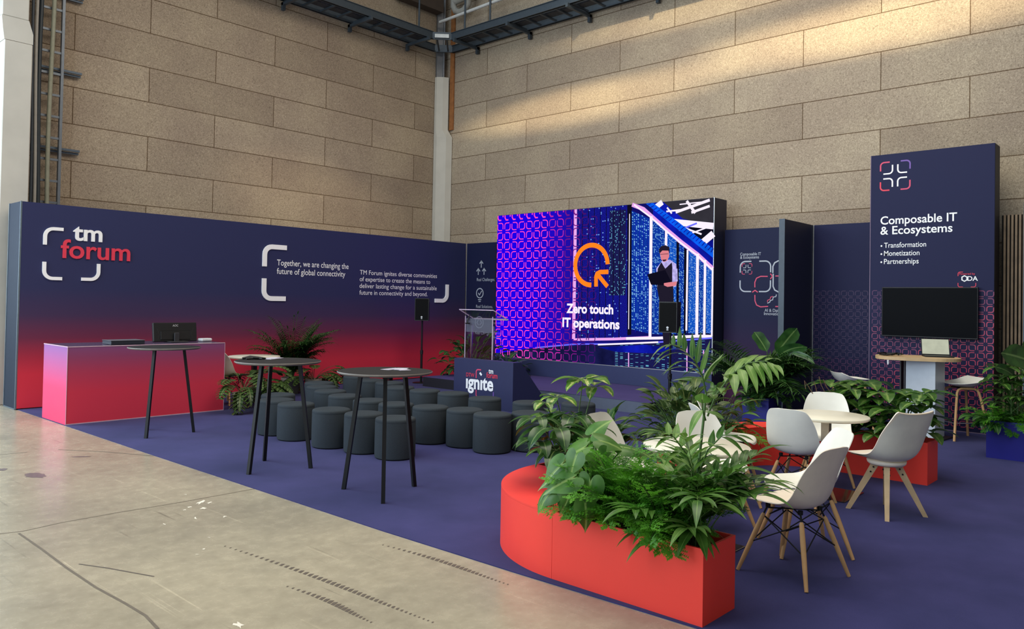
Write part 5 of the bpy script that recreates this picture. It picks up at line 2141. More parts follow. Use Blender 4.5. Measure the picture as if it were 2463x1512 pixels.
def arch(p, d, L, droop, n=8):
    """curved line of points leaving p along d and sagging"""
    p, d = Vector(p), Vector(d).normalized()
    pts, ds = [p.copy()], [d.copy()]
    for i in range(n):
        p = p + d * (L / n)
        ax = d.cross(Vector((0, 0, -1)))
        if ax.length > 1e-3:
            d = Matrix.Rotation(droop / n, 3, ax.normalized()) @ d
        pts.append(p.copy())
        ds.append(d.copy())
    return pts, ds


def umbrella(fo, stm, base, top, R, k, rnd, W=0.36, droop=0.9, tilt=0.15, mi=0):
    """schefflera whorl: k drooping leaflets around the end of a petiole"""
    b, t = Vector(base), Vector(top)
    mid = b.lerp(t, 0.5) + Vector((0, 0, 0.02))
    stm.tube([b, mid, t], [0.006, 0.005, 0.004], 6)
    a0 = rnd.random() * 6.28
    for i in range(k):
        az = a0 + 2 * PI * i / k + rnd.uniform(-.15, .15)
        d = sph(az, tilt + rnd.uniform(-.2, .15))
        l = R * rnd.uniform(0.75, 1.12)
        pet = t + d * (l * 0.16)
        stm.tube([t, pet], 0.0025, 5, 0, False)
        leaf(fo, pet, d, l, l * W * rnd.uniform(.9, 1.1), droop * rnd.uniform(.7, 1.3), 0.22, P_ovate, 7, mi)


def plant(name, label, cat_, loc, group=None):
    return thing(name, label, cat_, loc, 0, group)


def finish(t, fo, fmats, stm=None, smat=None):
    fo.build('foliage', fmats, t)
    if stm and stm.f:
        stm.build('stems', smat or STEM, t)
    return t


def schefflera(label, loc, H, spread, n, R, seed, group, mt=None, k=(7, 9), W=0.40, low=0.35, lean=(0, 0), bias=None):
    rnd = random.Random(seed)
    t = plant('variegated_schefflera', label, 'plant', loc, group)
    fo, st = MB(), MB()
    trunks = max(2, n // 6)
    tr = []
    for i in range(trunks):
        a = rnd.random() * 6.28
        x, y = math.cos(a) * spread[0] * .25, math.sin(a) * spread[1] * .25
        q = Vector((x + lean[0] * .5, y + lean[1] * .5, H * rnd.uniform(.6, .8)))
        st.tube([(x * .6, y * .6, -0.02), (x * .8, y * .8, H * .3), q], [0.010, 0.009, 0.007], 7)
        tr.append((Vector((x * .6, y * .6, 0)), q))
    for i in range(n):
        b0, q0 = tr[i % trunks]
        h = low + (1 - low) * (i + .5) / n
        a = i * 2.4 + rnd.uniform(-.4, .4)
        rr = rnd.uniform(.55, 1.0) * (1.05 - .45 * h)
        e = Vector((math.cos(a) * spread[0] * rr + lean[0] * h, math.sin(a) * spread[1] * rr + lean[1] * h, H * h * rnd.uniform(.9, 1.0)))
        s = b0.lerp(q0, min(.98, h * .8))
        umbrella(fo, st, s, e, R * rnd.uniform(.8, 1.15), rnd.randint(*k), rnd, W)
    return finish(t, fo, [mt or LM_VAR], st)


def frond(fo, st, p, d, L, droop, n, ll, lw, rnd, mi=0, v=0.75, r0=0.006, ldroop=0.7, start=0.22, prof=P_lance, tipk=0.55, seg=5):
    """feather palm frond: arching rachis with paired leaflets"""
    pts, ds = arch(p, d, L, droop, 14)
    st.tube(pts, [r0 * (1 - .75 * i / 14) for i in range(15)], 6)
    for i in range(n):
        t = start + (1 - start) * (i + 0.5) / n
        f = t * 14
        j = min(13, int(f))
        q = pts[j].lerp(pts[j + 1], f - j)
        dd = ds[j]
        s = dd.cross(Vector((0, 0, 1)))
        if s.length < .05:
            s = Vector((1, 0, 0))
        s.normalize()
        nn = s.cross(dd).normalized()
        env = math.sin(PI * (0.18 + 0.78 * (t - start) / (1 - start))) ** 0.6
        for sg in (-1, 1):
            ld = (s * sg * v + dd * (1 - v * .45) + nn * 0.25).normalized()
            ld = (ld + Vector((rnd.uniform(-.1, .1), rnd.uniform(-.1, .1), rnd.uniform(-.1, .1)))).normalized()
            leaf(fo, q, ld, ll * env * rnd.uniform(.88, 1.1), lw * rnd.uniform(.85, 1.1), ldroop * rnd.uniform(.7, 1.3), 0.18, prof, seg, mi)
    leaf(fo, pts[-1], ds[-1], ll * tipk, lw, ldroop, .18, prof, seg, mi)


def heart_leaf(fo, p, d, up, L, W, droop, mi=0, cuts=0, rnd=None):
    """broad heart-shaped blade hanging from the end of its stalk; cuts > 0 notches the edge like a split-leaf"""
    d = Vector(d).normalized()
    up = Vector(up).normalized()
    s = d.cross(up).normalized()
    up = s.cross(d).normalized()
    N = 40
    rings = (0.0, 0.35, 0.7, 1.0)
    vs, uv = [], []
    for k in rings:
        for i in range(N):
            th = 2 * PI * i / N
            x = 16 * math.sin(th) ** 3 / 16
            y = (13 * math.cos(th) - 5 * math.cos(2 * th) - 2 * math.cos(3 * th) - math.cos(4 * th))
            y = (5 - y) / 22.0
            kk = k
            if cuts and k > .5:
                c = math.cos(th * cuts) ** 2
                if c > 0.80 and abs(x) > .25:
                    kk = k * (0.62 if k > .9 else .9)
            px_, py_ = x * W / 2 * kk, y * L * kk
            r2 = (px_ / (W / 2)) ** 2 * .5 + max(0, py_ / L) ** 2
            q = Vector(p) + s * px_ + d * py_ - up * (droop * L * r2) + up * (0.10 * W * abs(px_) / (W / 2))
            vs.append(q)
            uv.append((0.5 + px_ / W, kk * y))
    fs = []
    for k in range(len(rings) - 1):
        for i in range(N):
            j = (i + 1) % N
            fs.append((k * N + i, k * N + j, (k + 1) * N + j, (k + 1) * N + i))
    fo.add(vs, fs, mi, True, uv)


def fern_clump(label, loc, n, L, seed, group, name='asparagus_fern', ry=(0.08, 0.25), el=(0.5, 1.35), droop=(1.2, 2.2), mt=None):
    rnd = random.Random(seed)
    t = plant(name, label, 'plant', loc, group)
    fo, st = MB(), MB()
    for i in range(n):
        b = Vector((rnd.uniform(-ry[0], ry[0]), rnd.uniform(-ry[1], ry[1]), 0))
        az = rnd.random() * 6.28
        d = sph(az, rnd.uniform(*el))
        pts, ds = arch(b, d, L * rnd.uniform(.6, 1.1), rnd.uniform(*droop), 12)
        st.tube(pts, [0.003 * (1 - .6 * k / 12) for k in range(13)], 4, 0, False)
        for k in range(3, 13):
            env = math.sin(PI * (k - 2) / 11.5) ** .7
            q, dd = pts[k], ds[k]
            s = dd.cross(Vector((0, 0, 1)))
            s = s.normalized() if s.length > .05 else Vector((1, 0, 0))
            nn = s.cross(dd).normalized()
            for sg in (-1, 1):
                for off in (0.0, 0.5):
                    q2 = q - dd * (L / 12 * off * .8)
                    pd = (s * sg * .85 + dd * .55 + nn * rnd.uniform(-.15, .3)).normalized()
                    pl_ = 0.105 * env * rnd.uniform(.7, 1.15)
                    # pinna as a soft row of needles
                    m_ = 9
                    for j in range(m_):
                        f = (j + 1) / m_
                        c = q2 + pd * (pl_ * f)
                        nl = 0.022 * (1.15 - .6 * f)
                        for s2 in (-1, 1):
                            e = (dd * s2 * .8 + pd * .6 + nn * rnd.uniform(-.3, .5)).normalized()
                            w_ = pd * 0.0042
                            fo.add([c - w_, c + w_, c + e * nl], [(0, 1, 2)], 0, False, [(0.3, 0), (0.7, 0), (0.5, 1)])
    return finish(t, fo, [mt or LM_FERN], st)


def bush(label, loc, n, H, spread, ll, lw, seed, group, name, mt, prof=P_ovate, droop=0.9, el=(0.25, 1.3), pet=0.5, wave=0.0, cat_='plant', fold=0.25):
    """clump of simple leaves on arching stalks"""
    rnd = random.Random(seed)
    t = plant(name, label, cat_, loc, group)
    fo, st = MB(), MB()
    for i in range(n):
        b = Vector((rnd.uniform(-.3, .3) * spread[0], rnd.uniform(-.3, .3) * spread[1], 0))
        az = i * 2.4 + rnd.uniform(-.5, .5)
        e_ = rnd.uniform(*el)
        d = sph(az, e_)
        d = Vector((d.x * spread[0] / max(spread), d.y * spread[1] / max(spread), d.z)).normalized()
        l = H * pet * rnd.uniform(.65, 1.2) * (.6 + .4 * math.sin(e_))
        pts, ds = arch(b, d, l, 0.5 * rnd.uniform(.3, 1.2), 6)
        st.tube(pts, [0.005 - .0004 * k for k in range(7)], 5, 0, False)
        k = rnd.uniform(.75, 1.15)
        leaf(fo, pts[-1], ds[-1], ll * k, lw * k, droop * rnd.uniform(.6, 1.4), fold, prof, 7, 0, None, wave, rnd.uniform(-.4, .4))
    return finish(t, fo, [mt], st)


def lobed_leaf(fo, p, d, L, W, rnd, mi=0, droop=0.9, nl=7):
    """deeply cut philodendron blade: narrow lobes along a drooping midrib"""
    pts, ds = arch(p, d, L, droop, 8)
    for i in range(nl):
        t = (i + .5) / nl
        f = t * 8
        j = min(7, int(f))
        q = pts[j].lerp(pts[j + 1], f - j)
        dd = ds[j]
        s = dd.cross(Vector((0, 0, 1)))
        s = s.normalized() if s.length > .05 else Vector((1, 0, 0))
        w = W / 2 * math.sin(PI * (0.25 + .68 * t)) ** .8
        for sg in (-1, 1):
            ld = (s * sg + dd * (0.1 + .7 * t)).normalized()
            leaf(fo, q, ld, w, L / nl * 1.25, 0.5, 0.1, P_blunt, 4, mi)
    leaf(fo, pts[0], ds[0], L * 1.05, W * .30, droop, .2, P_ovate, 8, mi)


def selloum(label, loc, n, H, L, seed, pot=None, mt=None, el=(0.3, 1.3), avoid=None):
    rnd = random.Random(seed)
    t = plant('potted_philodendron', label, 'plant', loc, 'plants in grey pots by the graphic wall')
    z0 = 0.0
    if pot:
        r, h = pot
        m = MB()
        m.lathe([(r * .76, 0.0), (r * .92, h * .70), (r * .95, h * .71), (r, h * .72), (r * 1.02, h), (r * .95, h), (r * .93, h - .03), (0, h - .03)], n=36)
        m.add([(r * .76 * math.cos(2 * PI * i / 36), r * .76 * math.sin(2 * PI * i / 36), 0) for i in range(36)], [tuple(range(36))[::-1]])
        m.build('pot', POT, t)
        m = MB()
        m.lathe([(0.0, h - .028), (r * .925, h - .028)], n=24)
        m.build('soil', SOIL, t)
        z0 = h - .03
    fo, st = MB(), MB()
    for i in range(n):
        az = i * 2.4 + rnd.uniform(-.4, .4)
        if avoid and avoid(az):
            az += PI
        d = sph(az, rnd.uniform(*el))
        pts, ds = arch((math.cos(az) * .03, math.sin(az) * .03, z0), d, H * rnd.uniform(.5, 1.0), rnd.uniform(.5, 1.1), 8)
        st.tube(pts, 0.005, 5, 0, False)
        lobed_leaf(fo, pts[-1], ds[-1], L * rnd.uniform(.8, 1.15), L * .72 * rnd.uniform(.85, 1.1), rnd, 0, rnd.uniform(.8, 1.6))
    fo.build('foliage', [mt or LM_OLIVE, LM_YELLOW], t)
    st.build('stems', STEMB, t)
    return t


def feather_palm(label, loc, n, L, ll, lw, seed, group, mt, pot=None, el=(0.75, 1.5), droop=(0.8, 1.6), pairs=16, name='feather_palm', v=0.75, stemr=0.007, arc=None, lmin=0.75, ld=0.7):
    rnd = random.Random(seed)
    t = plant(name, label, 'plant', loc, group)
    z0 = 0.0
    if pot:
        r, h = pot
        m = MB()
        m.lathe([(r * .76, 0.0), (r * .92, h * .75), (r, h * .76), (r * 1.02, h), (r * .95, h), (r * .93, h - .03), (0, h - .03)], n=36)
        m.add([(r * .76 * math.cos(2 * PI * i / 36), r * .76 * math.sin(2 * PI * i / 36), 0) for i in range(36)], [tuple(range(36))[::-1]])
        m.build('pot', POT, t)
        m = MB()
        m.lathe([(0.0, h - .028), (r * .925, h - .028)], n=24)
        m.build('soil', SOIL, t)
        z0 = h - .03
    for i in range(n):
        fo, st = MB(), MB()
        az = i * 2.4 + rnd.uniform(-.3, .3)
        if arc:
            az = arc[0] + (arc[1] - arc[0]) * ((i * 0.618) % 1.0)
        d = sph(az, el[0] + (el[1] - el[0]) * ((i * 0.382 + .1) % 1.0))
        frond(fo, st, (math.cos(az) * .03, math.sin(az) * .03, z0), d, L * rnd.uniform(lmin, 1.05), rnd.uniform(*droop), pairs, ll, lw, rnd, 0, v, stemr, ld)
        f = fo.build('frond', [mt], t)
        st.build('stalk', STEM, f)
    return t


G1 = 'plants in the nearest red planter'
G2 = 'plants at the far end of the nearer curved bench'
G3 = 'plants in the red planter behind the white chairs'
G4 = 'variegated shrubs in the long red planter'
G5 = 'plants in the cobalt planter by the fin wall'
G6 = 'plants in the cobalt planter by the slat wall'
SZP = CZ + RH - 0.07

# ---- nearest planter: heart-leaf philodendron, fern, tall bamboo palm
t = plant('heart_leaf_philodendron', 'heart-leaved philodendron at the bench end of the nearest red planter', 'plant', (-8.75, -10.95, SZP), G1)
rnd = random.Random(21)
fo, st = MB(), MB()
OP = Vector((-8.75, -10.95, SZP))
RV, FV = Vector((0.672, -0.740, 0)), Vector((0.740, 0.672, 0))
UP = Vector((0, 0, 1))


def hl(px, py, dist, L, W, droop, ang, face=0.55, cuts=0, mi=0):
    """place one heart leaf: stalk end seen at (px, py), at dist metres from the camera plane; ang turns the tip"""
    q = CO + ray(px, py) * dist
    q = q - OP
    dirv = RV * math.cos(ang) + UP * math.sin(ang)
    face *= 0.8
    up = (-FV * face + UP * (1 - face) * 1.2) + RV * rnd.uniform(-.45, .45)
    droop *= rnd.uniform(1.0, 2.2)
    b = Vector((rnd.uniform(-.06, .06), rnd.uniform(-.05, .05), 0))
    mid = b.lerp(q, .55) + Vector((0, 0, .10))
    st.tube([b, mid, q], [0.006, 0.005, 0.004], 6, 0, False)
    heart_leaf(fo, q, dirv, up, L, W, droop, mi, cuts)


hl(1402, 1078, 4.62, 0.20, 0.21, .18, -2.7, .5, 7)
hl(1446, 1060, 4.70, 0.17, 0.17, .15, -0.2, .45)
hl(1440, 1102, 4.55, 0.19, 0.19, .18, -1.1, .75, 9)
hl(1350, 1118, 4.60, 0.17, 0.17, .25, -2.4, .55)
hl(1385, 1098, 4.50, 0.13, 0.14, .2, -1.9, .6)
hl(1500, 1075, 4.75, 0.22, 0.17, .2, -0.1, .3)
hl(1375, 1150, 4.48, 0.20, 0.18, .25, -2.75, .6)
hl(1330, 1180, 4.50, 0.15, 0.13, .3, -2.5, .55)
hl(1310, 1195, 4.55, 0.12, 0.09, .3, -2.2, .5)
hl(1420, 1160, 4.45, 0.18, 0.18, .25, -1.7, .7)
hl(1408, 1215, 4.38, 0.17, 0.15, .2, -1.45, .85)
hl(1368, 1192, 4.45, 0.14, 0.13, .3, -1.9, .6)
hl(1428, 1040, 4.90, 0.15, 0.15, .2, 0.8, .6)
hl(1345, 1150, 4.62, 0.14, 0.13, .3, -3.0, .5)
hl(1372, 1230, 4.44, 0.055, 0.05, .2, -1.2, .6, 0, 1)
hl(1392, 1170, 4.5, 0.09, 0.06, .2, -2.6, .6, 0, 1)
finish(t, fo, [LM_HEART, LM_YELLOW], st)

fern_clump('feathery bright green asparagus fern in the middle of the nearest red planter', (-8.745, -11.27, SZP), 150, 0.52, 5, G1, ry=(0.07, 0.26), el=(0.9, 1.5), droop=(0.5, 1.9))

t = plant('bamboo_palm', 'tall bamboo palm at the free end of the nearest red planter', 'plant', (-8.72, -11.60, SZP), G1)
OP = Vector((-8.72, -11.60, SZP))
rnd = random.Random(8)


def pos(px, py, dist):
    return CO + ray(px, py) * dist - OP


# main cane with the high upright frond and the wide arching frond
cane = [pos(1668, 1250, 4.42), pos(1680, 1120, 4.48), pos(1692, 1010, 4.52), pos(1698, 945, 4.55)]
st = MB()
st.tube(cane, [0.009, 0.0085, 0.008, 0.007], 8)
st.build('cane', STEM, t)


def px_frond(path, leaves, mt, lw, name='frond'):
    """rachis through the given (px, py, dist) points with leaflets ending at measured points"""
    fo, st = MB(), MB()
    P = [pos(*q) for q in path]
    st.tube(P, [0.006 - .0035 * i / (len(P) - 1) for i in range(len(P))], 6)
    for (k, ex, ey, ed, w, dr) in leaves:
        i = min(int(k), len(P) - 2)
        b = P[i].lerp(P[i + 1], k - i)
        e = pos(ex, ey, ed)
        v = e - b
        # lift the start so that the droop lands near the measured end point
        d = (v.normalized() + Vector((0, 0, dr * .5))).normalized()
        leaf(fo, b, d, v.length * (1 + dr * .12), lw * w, dr, 0.2, P_lance, 7, 0, -CF.cross(v).cross(v) if abs(v.normalized().z) > .8 else None)
    f = fo.build(name, [mt], t)
    st.build('stalk', STEM, f)


px_frond([(1698, 945, 4.55), (1690, 905, 4.53), (1672, 868, 4.5), (1640, 838, 4.46), (1610, 826, 4.42)],
         [(0.8, 1740, 850, 4.7, 1.0, .1), (1.2, 1708, 818, 4.65, 1.0, .05), (1.8, 1686, 797, 4.6, 1.1, .05), (2.2, 1665, 800, 4.55, 1.1, .05), (2.8, 1645, 800, 4.5, 1.0, .05), (3.2, 1635, 784, 4.5, .9, .05), (3.7, 1620, 802, 4.45, .8, .05),
          (0.6, 1748, 848, 4.3, .8, .6), (1.0, 1597, 905, 4.3, .8, 1.0), (1.5, 1601, 910, 4.25, .8, 1.2), (2.0, 1578, 890, 4.25, .75, 1.2), (2.5, 1580, 880, 4.25, .7, 1.2), (3.0, 1570, 876, 4.25, .7, 1.2), (3.8, 1600, 840, 4.35, .6, .4)], LM_PALM, 0.034)
px_frond([(1702, 1000, 4.55), (1722, 950, 4.5), (1760, 900, 4.45), (1800, 872, 4.4), (1840, 868, 4.36), (1872, 880, 4.32)],
         [(0.8, 1716, 955, 4.3, 1.1, .6), (1.3, 1734, 948, 4.3, 1.3, .6), (1.8, 1742, 905, 4.3, 1.4, .5), (2.1, 1768, 952, 4.28, 1.5, .6), (2.5, 1794, 944, 4.26, 1.4, .6), (2.9, 1820, 944, 4.25, 1.3, .7), (3.3, 1838, 930, 4.24, 1.2, .7), (3.7, 1856, 925, 4.22, 1.1, .7), (4.2, 1872, 915, 4.22, 1.0, .6), (4.7, 1884, 905, 4.22, .9, .5),
          (1.6, 1770, 880, 4.7, 1.2, .5), (2.2, 1800, 862, 4.7, 1.2, .5), (2.8, 1830, 858, 4.65, 1.2, .5), (3.4, 1856, 862, 4.6, 1.0, .5), (4.0, 1878, 872, 4.55, .9, .5)], LM_PALML, 0.040)
px_frond([(1697, 1010, 4.5), (1690, 985, 4.45), (1688, 960, 4.42)], [(1.6, 1690, 945, 4.4, 1.9, .1), (0.8, 1740, 1010, 4.3, 1.4, .4), (1.0, 1660, 1050, 4.35, 1.0, .8)], LM_PALML, 0.05)
px_frond([(1672, 1150, 4.45), (1650, 1090, 4.4), (1622, 1052, 4.35), (1590, 1038, 4.3)],
         [(0.9, 1562, 1102, 4.2, 1.1, .6), (1.2, 1600, 1124, 4.2, 1.0, .6), (1.6, 1546, 1068, 4.2, 1.2, .6), (2.0, 1578, 1082, 4.2, 1.0, .7), (2.5, 1544, 1050, 4.2, 1.0, .5), (2.9, 1552, 1034, 4.25, .9, .3), (1.4, 1648, 1026, 4.45, 1.0, .3), (1.9, 1630, 1016, 4.42, 1.0, .3), (2.4, 1606, 1014, 4.4, .9, .3), (0.6, 1618, 1152, 4.2, 1.0, .7), (0.8, 1690, 1050, 4.5, 1.0, .3)], LM_PALML, 0.042)
px_frond([(1680, 1140, 4.45), (1702, 1082, 4.4), (1738, 1046, 4.35), (1775, 1046, 4.3)],
         [(0.8, 1732, 1118, 4.25, 1.0, .7), (1.3, 1758, 1108, 4.22, 1.1, .7), (1.9, 1786, 1094, 4.2, 1.1, .7), (2.4, 1806, 1080, 4.2, 1.0, .6), (2.9, 1812, 1062, 4.2, .9, .4), (1.2, 1716, 1032, 4.45, 1.0, .3), (1.7, 1742, 1018, 4.42, 1.0, .3), (2.2, 1772, 1022, 4.4, .9, .3), (0.5, 1716, 1140, 4.25, 1.0, .6)], LM_PALM, 0.040)
px_frond([(1688, 1190, 4.4), (1718, 1142, 4.32), (1752, 1130, 4.25), (1778, 1142, 4.2)],
         [(0.7, 1752, 1192, 4.15, 1.1, .7), (1.2, 1776, 1198, 4.15, 1.1, .7), (1.8, 1796, 1182, 4.12, 1.0, .7), (2.4, 1806, 1160, 4.12, .9, .5), (1.0, 1728, 1098, 4.4, .9, .3), (1.6, 1756, 1096, 4.35, .9, .3), (2.2, 1784, 1106, 4.3, .9, .3)], LM_PALM, 0.040)
for i in range(50):
    fo, st = MB(), MB()
    az = rnd.uniform(0, 6.28)
    # lower fronds spill outwards on every side
    b = Vector((rnd.uniform(-.07, .07), rnd.uniform(-.10, .10), 0))
    el_ = rnd.uniform(.85, 1.5) if math.cos(az + .83) < .3 else rnd.uniform(1.2, 1.5)
    Lf = rnd.uniform(.28, .86) * (0.6 if math.cos(az - 2.0) > .2 else (0.72 if math.cos(az + .83) > .3 else 1.0))
    frond(fo, st, b, sph(az, el_), Lf, rnd.uniform(.6, 1.2), 4, 0.25, 0.048, rnd, 0, 0.62, 0.0045, 0.9, 0.55, P_lance, 0.9, 6)
    f = fo.build('frond', [LM_PALM if i % 3 else LM_PALML], t)
    st.build('stalk', STEM, f)
# the low splayed frond hanging over the planter lip
fo, st = MB(), MB()
b = pos(1672, 1268, 4.2)
for (ex, ey, ed, w) in ((1632, 1338, 4.02, 1.6), (1698, 1345, 3.98, 1.6), (1617, 1300, 4.1, .9), (1715, 1340, 4.0, .9), (1728, 1330, 4.05, .8), (1630, 1285, 4.15, .8), (1742, 1300, 4.2, .7)):
    e = pos(ex, ey, ed)
    v = e - b
    leaf(fo, b, (v.normalized() + Vector((0, 0, .35))).normalized(), v.length * 1.1, 0.042 * w, .8, .25, P_lance, 7)
st.tube([Vector((0.0, 0.0, 0.0)), b.lerp(Vector((0, 0, 0)), .4) + Vector((0, 0, .12)), b], 0.004, 6)
f = fo.build('frond', [LM_PALM], t)
st.build('stalk', STEM, f)

# ---- planter at the far end of the nearer bench: big umbrella plants and a darker leafy clump
t = schefflera('pale variegated umbrella plant rising highest above the nearer curved bench', (-7.72, -10.0, SZP), 0.50, (0.27, 0.24), 7, 0.23, 3, G2, LM_VAR, W=.40, low=.25)
OP = Vector((-7.72, -10.0, SZP))
rnd = random.Random(4)
fo, st = MB(), MB()
for (x, y, dd, R, k) in ((1402, 915, 6.1, .24, 8), (1338, 955, 5.95, .18, 6), (1312, 968, 5.85, .14, 6), (1428, 930, 6.2, .20, 6)):
    umbrella(fo, st, Vector((0.02, 0, .05)), pos(x, y, dd), R * .92, k, rnd, .54, .9)
fo.build('top_whorl', [LM_PALE], t)
st.build('top_stalk', STEM, t)
t = plant('umbrella_plant', 'dark broad-leaved umbrella plant drooping over the nearer curved bench seat', 'plant', (-7.86, -10.05, SZP), G2)
OP = Vector((-7.86, -10.05, SZP))
fo, st = MB(), MB()
for (x, y, dd, R, k) in ((1338, 1030, 5.5, .30, 8), (1298, 1005, 5.6, .22, 7), (1375, 1000, 5.75, .24, 8), (1345, 1085, 5.45, .26, 8), (1300, 1060, 5.45, .22, 7), (1410, 1035, 5.6, .22, 8)):
    umbrella(fo, st, Vector((0, 0, 0)), pos(x, y, dd), R, k, rnd, .38, 1.2)
finish(t, fo, [LM_DARK], st)
bush('clump of dark pointed leaves on thin stalks beside the umbrella plants', (-7.28, -9.98, SZP), 58, 0.50, (0.42, 0.30), 0.20, 0.072, 9, G2, 'peace_lily', LM_DARK, P_ovate, 1.0, (0.3, 1.35), .75)

# ---- planter behind the white chairs
bush('low clump of dull green leaves at the stage end of the rear red planter', (-5.85, -9.95, SZP), 190, 0.60, (0.46, 0.36), 0.18, 0.09, 12, G3, 'calathea', LM_OLIVE, P_ovate, 0.9, (0.1, 1.35), .85)
fern_clump('soft green fern behind the palm, in the red planter behind the chairs', (-5.62, -9.95, SZP), 40, 0.55, 15, G3, 'fern', (0.10, 0.12), mt=LM_FERN)
bush('leafy clump of long strap leaves beside the blue planter, behind the chairs', (-5.30, -9.96, SZP), 80, 0.78, (0.40, 0.38), 0.28, 0.055, 14, G3, 'dracaena', LM_PALM, P_lance, 1.2, (0.3, 1.4), .6)
t = plant('monstera', 'dark split-leaf monstera leaning towards the stage from the red planter behind the chairs', 'plant', (-5.66, -9.86, SZP), G3)
OP = Vector((-5.66, -9.86, SZP))
fo, st = MB(), MB()
rnd = random.Random(31)
hl(1688, 912, 7.9, 0.30, 0.17, .15, 3.05, .35, 9)
hl(1655, 935, 7.8, 0.16, 0.14, .15, 2.8, .4, 0)
hl(1640, 945, 7.75, 0.13, 0.11, .2, -2.6, .5, 0)
finish(t, fo, [LM_DARK], st)

# ---- long planter of variegated shrubs
schefflera('variegated schefflera at the table end of the long red planter', (-4.28, -10.95, SZP), 0.60, (0.34, 0.30), 15, 0.27, 41, G4, LM_VAR, (6, 8), .52, .18)
schefflera('variegated schefflera at the outer end of the long red planter, behind the padded chair', (-4.28, -11.45, SZP), 0.58, (0.36, 0.36), 16, 0.28, 42, G4, LM_VAR, (6, 8), .52, .10)

# ---- cobalt planter by the fin wall
SZB = CZ + 0.35
feather_palm('dark areca palm rising against the screen end in the cobalt planter by the fin wall', (-2.28, -8.95, SZB), 46, 1.12, 0.30, 0.024, 51, G5, LM_PALMD, None, (1.0, 1.52), (0.8, 1.8), 20, lmin=.55)
feather_palm('second areca palm leaning towards the fin wall in the same cobalt planter', (-2.10, -9.12, SZB), 32, 1.0, 0.30, 0.024, 52, G5, LM_PALMD, None, (0.8, 1.5), (0.9, 1.6), 16, arc=(-2.6, 1.0))
t = plant('strelitzia', 'paddle-leaved strelitzia leaning past the fin wall from the cobalt planter', 'plant', (-2.14, -9.14, SZB), G5)
OP = Vector((-2.14, -9.14, SZB))
fo, st = MB(), MB()
for (bx, by, ex, ey, d0, d1, w, dr) in ((1868, 850, 1912, 792, 10.6, 10.5, .17, .1), (1870, 858, 1935, 828, 10.6, 10.4, .13, .8), (1845, 845, 1818, 800, 10.7, 10.8, .14, .2), (1905, 850, 1958, 872, 10.4, 10.2, .06, .9)):
    b, e = pos(bx, by, d0), pos(ex, ey, d1)
    st.tube([Vector((0, 0, 0)), b.lerp(Vector((0, 0, 0)), .4) + Vector((0, 0, .05)), b], [0.010, .008, .006], 6)
    v = e - b
    leaf(fo, b, (v.normalized() + Vector((0, 0, dr * .4))).normalized(), v.length * 1.08, w * 1.25, dr, .25, P_blunt, 8, 0, -FV + Vector((0, 0, .3)), 0.1)
finish(t, fo, [LM_DARK], st)
schefflera('dark-leaved schefflera filling the lower front of the cobalt planter by the fin wall', (-2.22, -9.14, SZB), 0.66, (0.44, 0.44), 24, 0.24, 55, G5, LM_DARK, W=.42, low=.05)
fern_clump('fern trailing over the front lip of the cobalt planter by the fin wall', (-2.30, -9.02, SZB), 22, 0.36, 56, G5, 'fern', (0.12, 0.16), mt=LM_PALM)

# ---- cobalt planter by the slat wall
schefflera('light variegated schefflera above the fern in the cobalt planter by the slat wall', (-2.16, -12.02, SZB), 0.72, (0.30, 0.26), 15, 0.19, 61, G6, LM_VAR, W=.44, low=.30)
fern_clump('bright asparagus fern trailing over the cobalt planter by the slat wall', (-2.22, -12.04, SZB), 60, 0.42, 62, G6, ry=(0.12, 0.20))
t = plant('strelitzia', 'broad paddle-leaved plant topmost in the cobalt planter by the slat wall', 'plant', (-2.10, -12.12, SZB), G6)
OP = Vector((-2.10, -12.12, SZB))
fo, st = MB(), MB()
for (bx, by, ex, ey, d0, d1, w, dr) in ((2500, 880, 2412, 848, 8.9, 8.7, .22, .3), (2490, 860, 2470, 815, 9.0, 9.0, .18, .3), (2440, 905, 2395, 880, 8.8, 8.7, .10, .5)):
    b, e = pos(bx, by, d0), pos(ex, ey, d1)
    st.tube([Vector((0, 0, 0)), b.lerp(Vector((0, 0, 0)), .4) + Vector((0, 0, .05)), b], [0.010, .008, .006], 6)
    v = e - b
    leaf(fo, b, (v.normalized() + Vector((0, 0, dr * .4))).normalized(), v.length * 1.05, w * 1.2, dr, .25, P_blunt, 8, 0, -FV + Vector((0, 0, .3)), 0.1)
finish(t, fo, [LM_DARK], st)
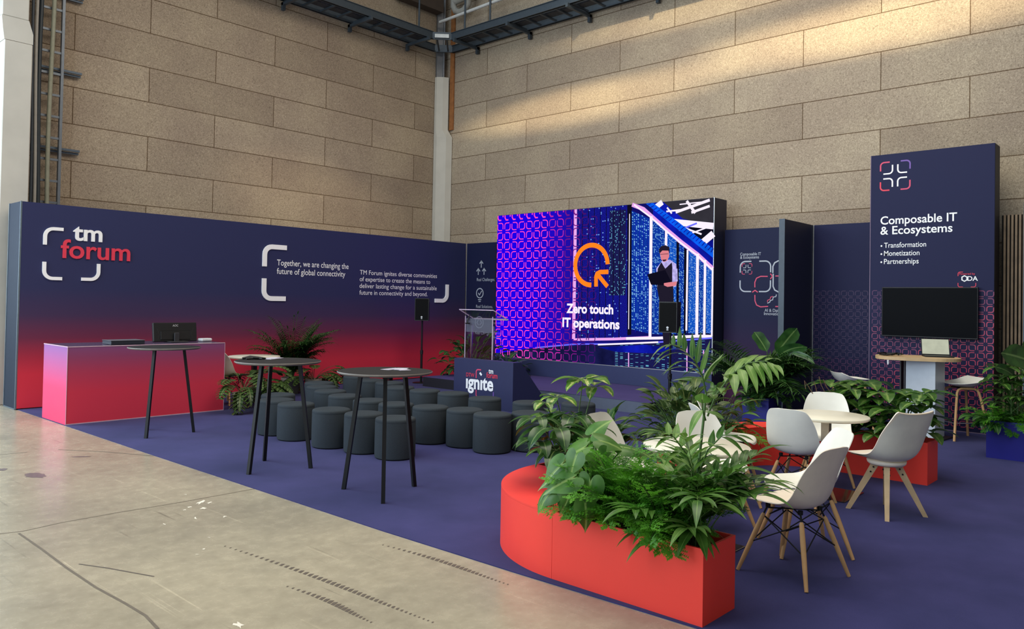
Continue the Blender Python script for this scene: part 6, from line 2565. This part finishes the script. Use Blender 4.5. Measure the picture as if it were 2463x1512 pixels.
t = bush('few dark leaves drooping over the corner of the cobalt planter beside the bar stool', (-2.32, -11.85, SZB), 16, 0.42, (0.30, 0.22), 0.22, 0.09, 66, G6, 'peace_lily', LM_DARK, P_ovate, 1.4, (0.2, 1.0), .5)

# ---- potted plants by the graphic wall
selloum('lobed-leaf plant in a grey pot at the end of the reception counter', (-6.63, -2.93, CZ), 38, 0.52, 0.38, 71, (0.135, 0.24), LM_OLIVE, (0.5, 1.35), lambda a: math.cos(a) < -.15 and math.sin(a) > -.45)
feather_palm('bushy potted areca palm before the red part of the graphic wall', (-5.05, -1.74, CZ), 70, 1.22, 0.24, 0.020, 72, 'plants in grey pots by the graphic wall', LM_PALMD, (0.17, 0.28), (1.33, 1.56), (0.4, 1.5), 24, 'areca_palm', .85, arc=(-PI - 0.25, 0.25), lmin=.40, ld=1.2)
selloum('lobed-leaf plant in a grey pot beside the areca palm', (-4.75, -1.98, CZ), 22, 0.44, 0.34, 73, (0.14, 0.26), LM_OLIVE)
# ---- plants on the stage behind the lectern
bush('dark broad-leaved plant on the stage on the outer side of the clear lectern', (-1.36, -2.46, SZ), 90, 1.10, (0.46, 0.46), 0.26, 0.13, 81, 'dark plants behind the lectern', 'rubber_plant', LM_DARK, P_ovate, 1.1, (0.3, 1.4), .62)
bush('dark low plant on the stage seen through the clear lectern', (-1.10, -3.25, SZ), 60, 0.66, (0.44, 0.48), 0.25, 0.12, 82, 'dark plants behind the lectern', 'rubber_plant', LM_DARK, P_ovate, 1.1, (0.3, 1.35), .55)
# bare twigs beside the shrubs
t = plant('dry_twigs', 'few bare thin twigs sticking up behind the table end of the shrub planter', 'plant', (-4.30, -10.80, SZP), G4)
OP = Vector((-4.30, -10.80, SZP))
st = MB()
for q in ([(1960, 955), (1945, 930), (1935, 915), (1938, 935)], [(1966, 950), (1962, 930), (1958, 918)], [(1985, 945), (1975, 925), (1970, 905)], [(2000, 945), (1988, 930), (1980, 912)]):
    st.tube([Vector((0, 0, 0))] + [pos(x, y, 7.8) for x, y in q], 0.004, 5)
st.build('twigs', STEMB, t)
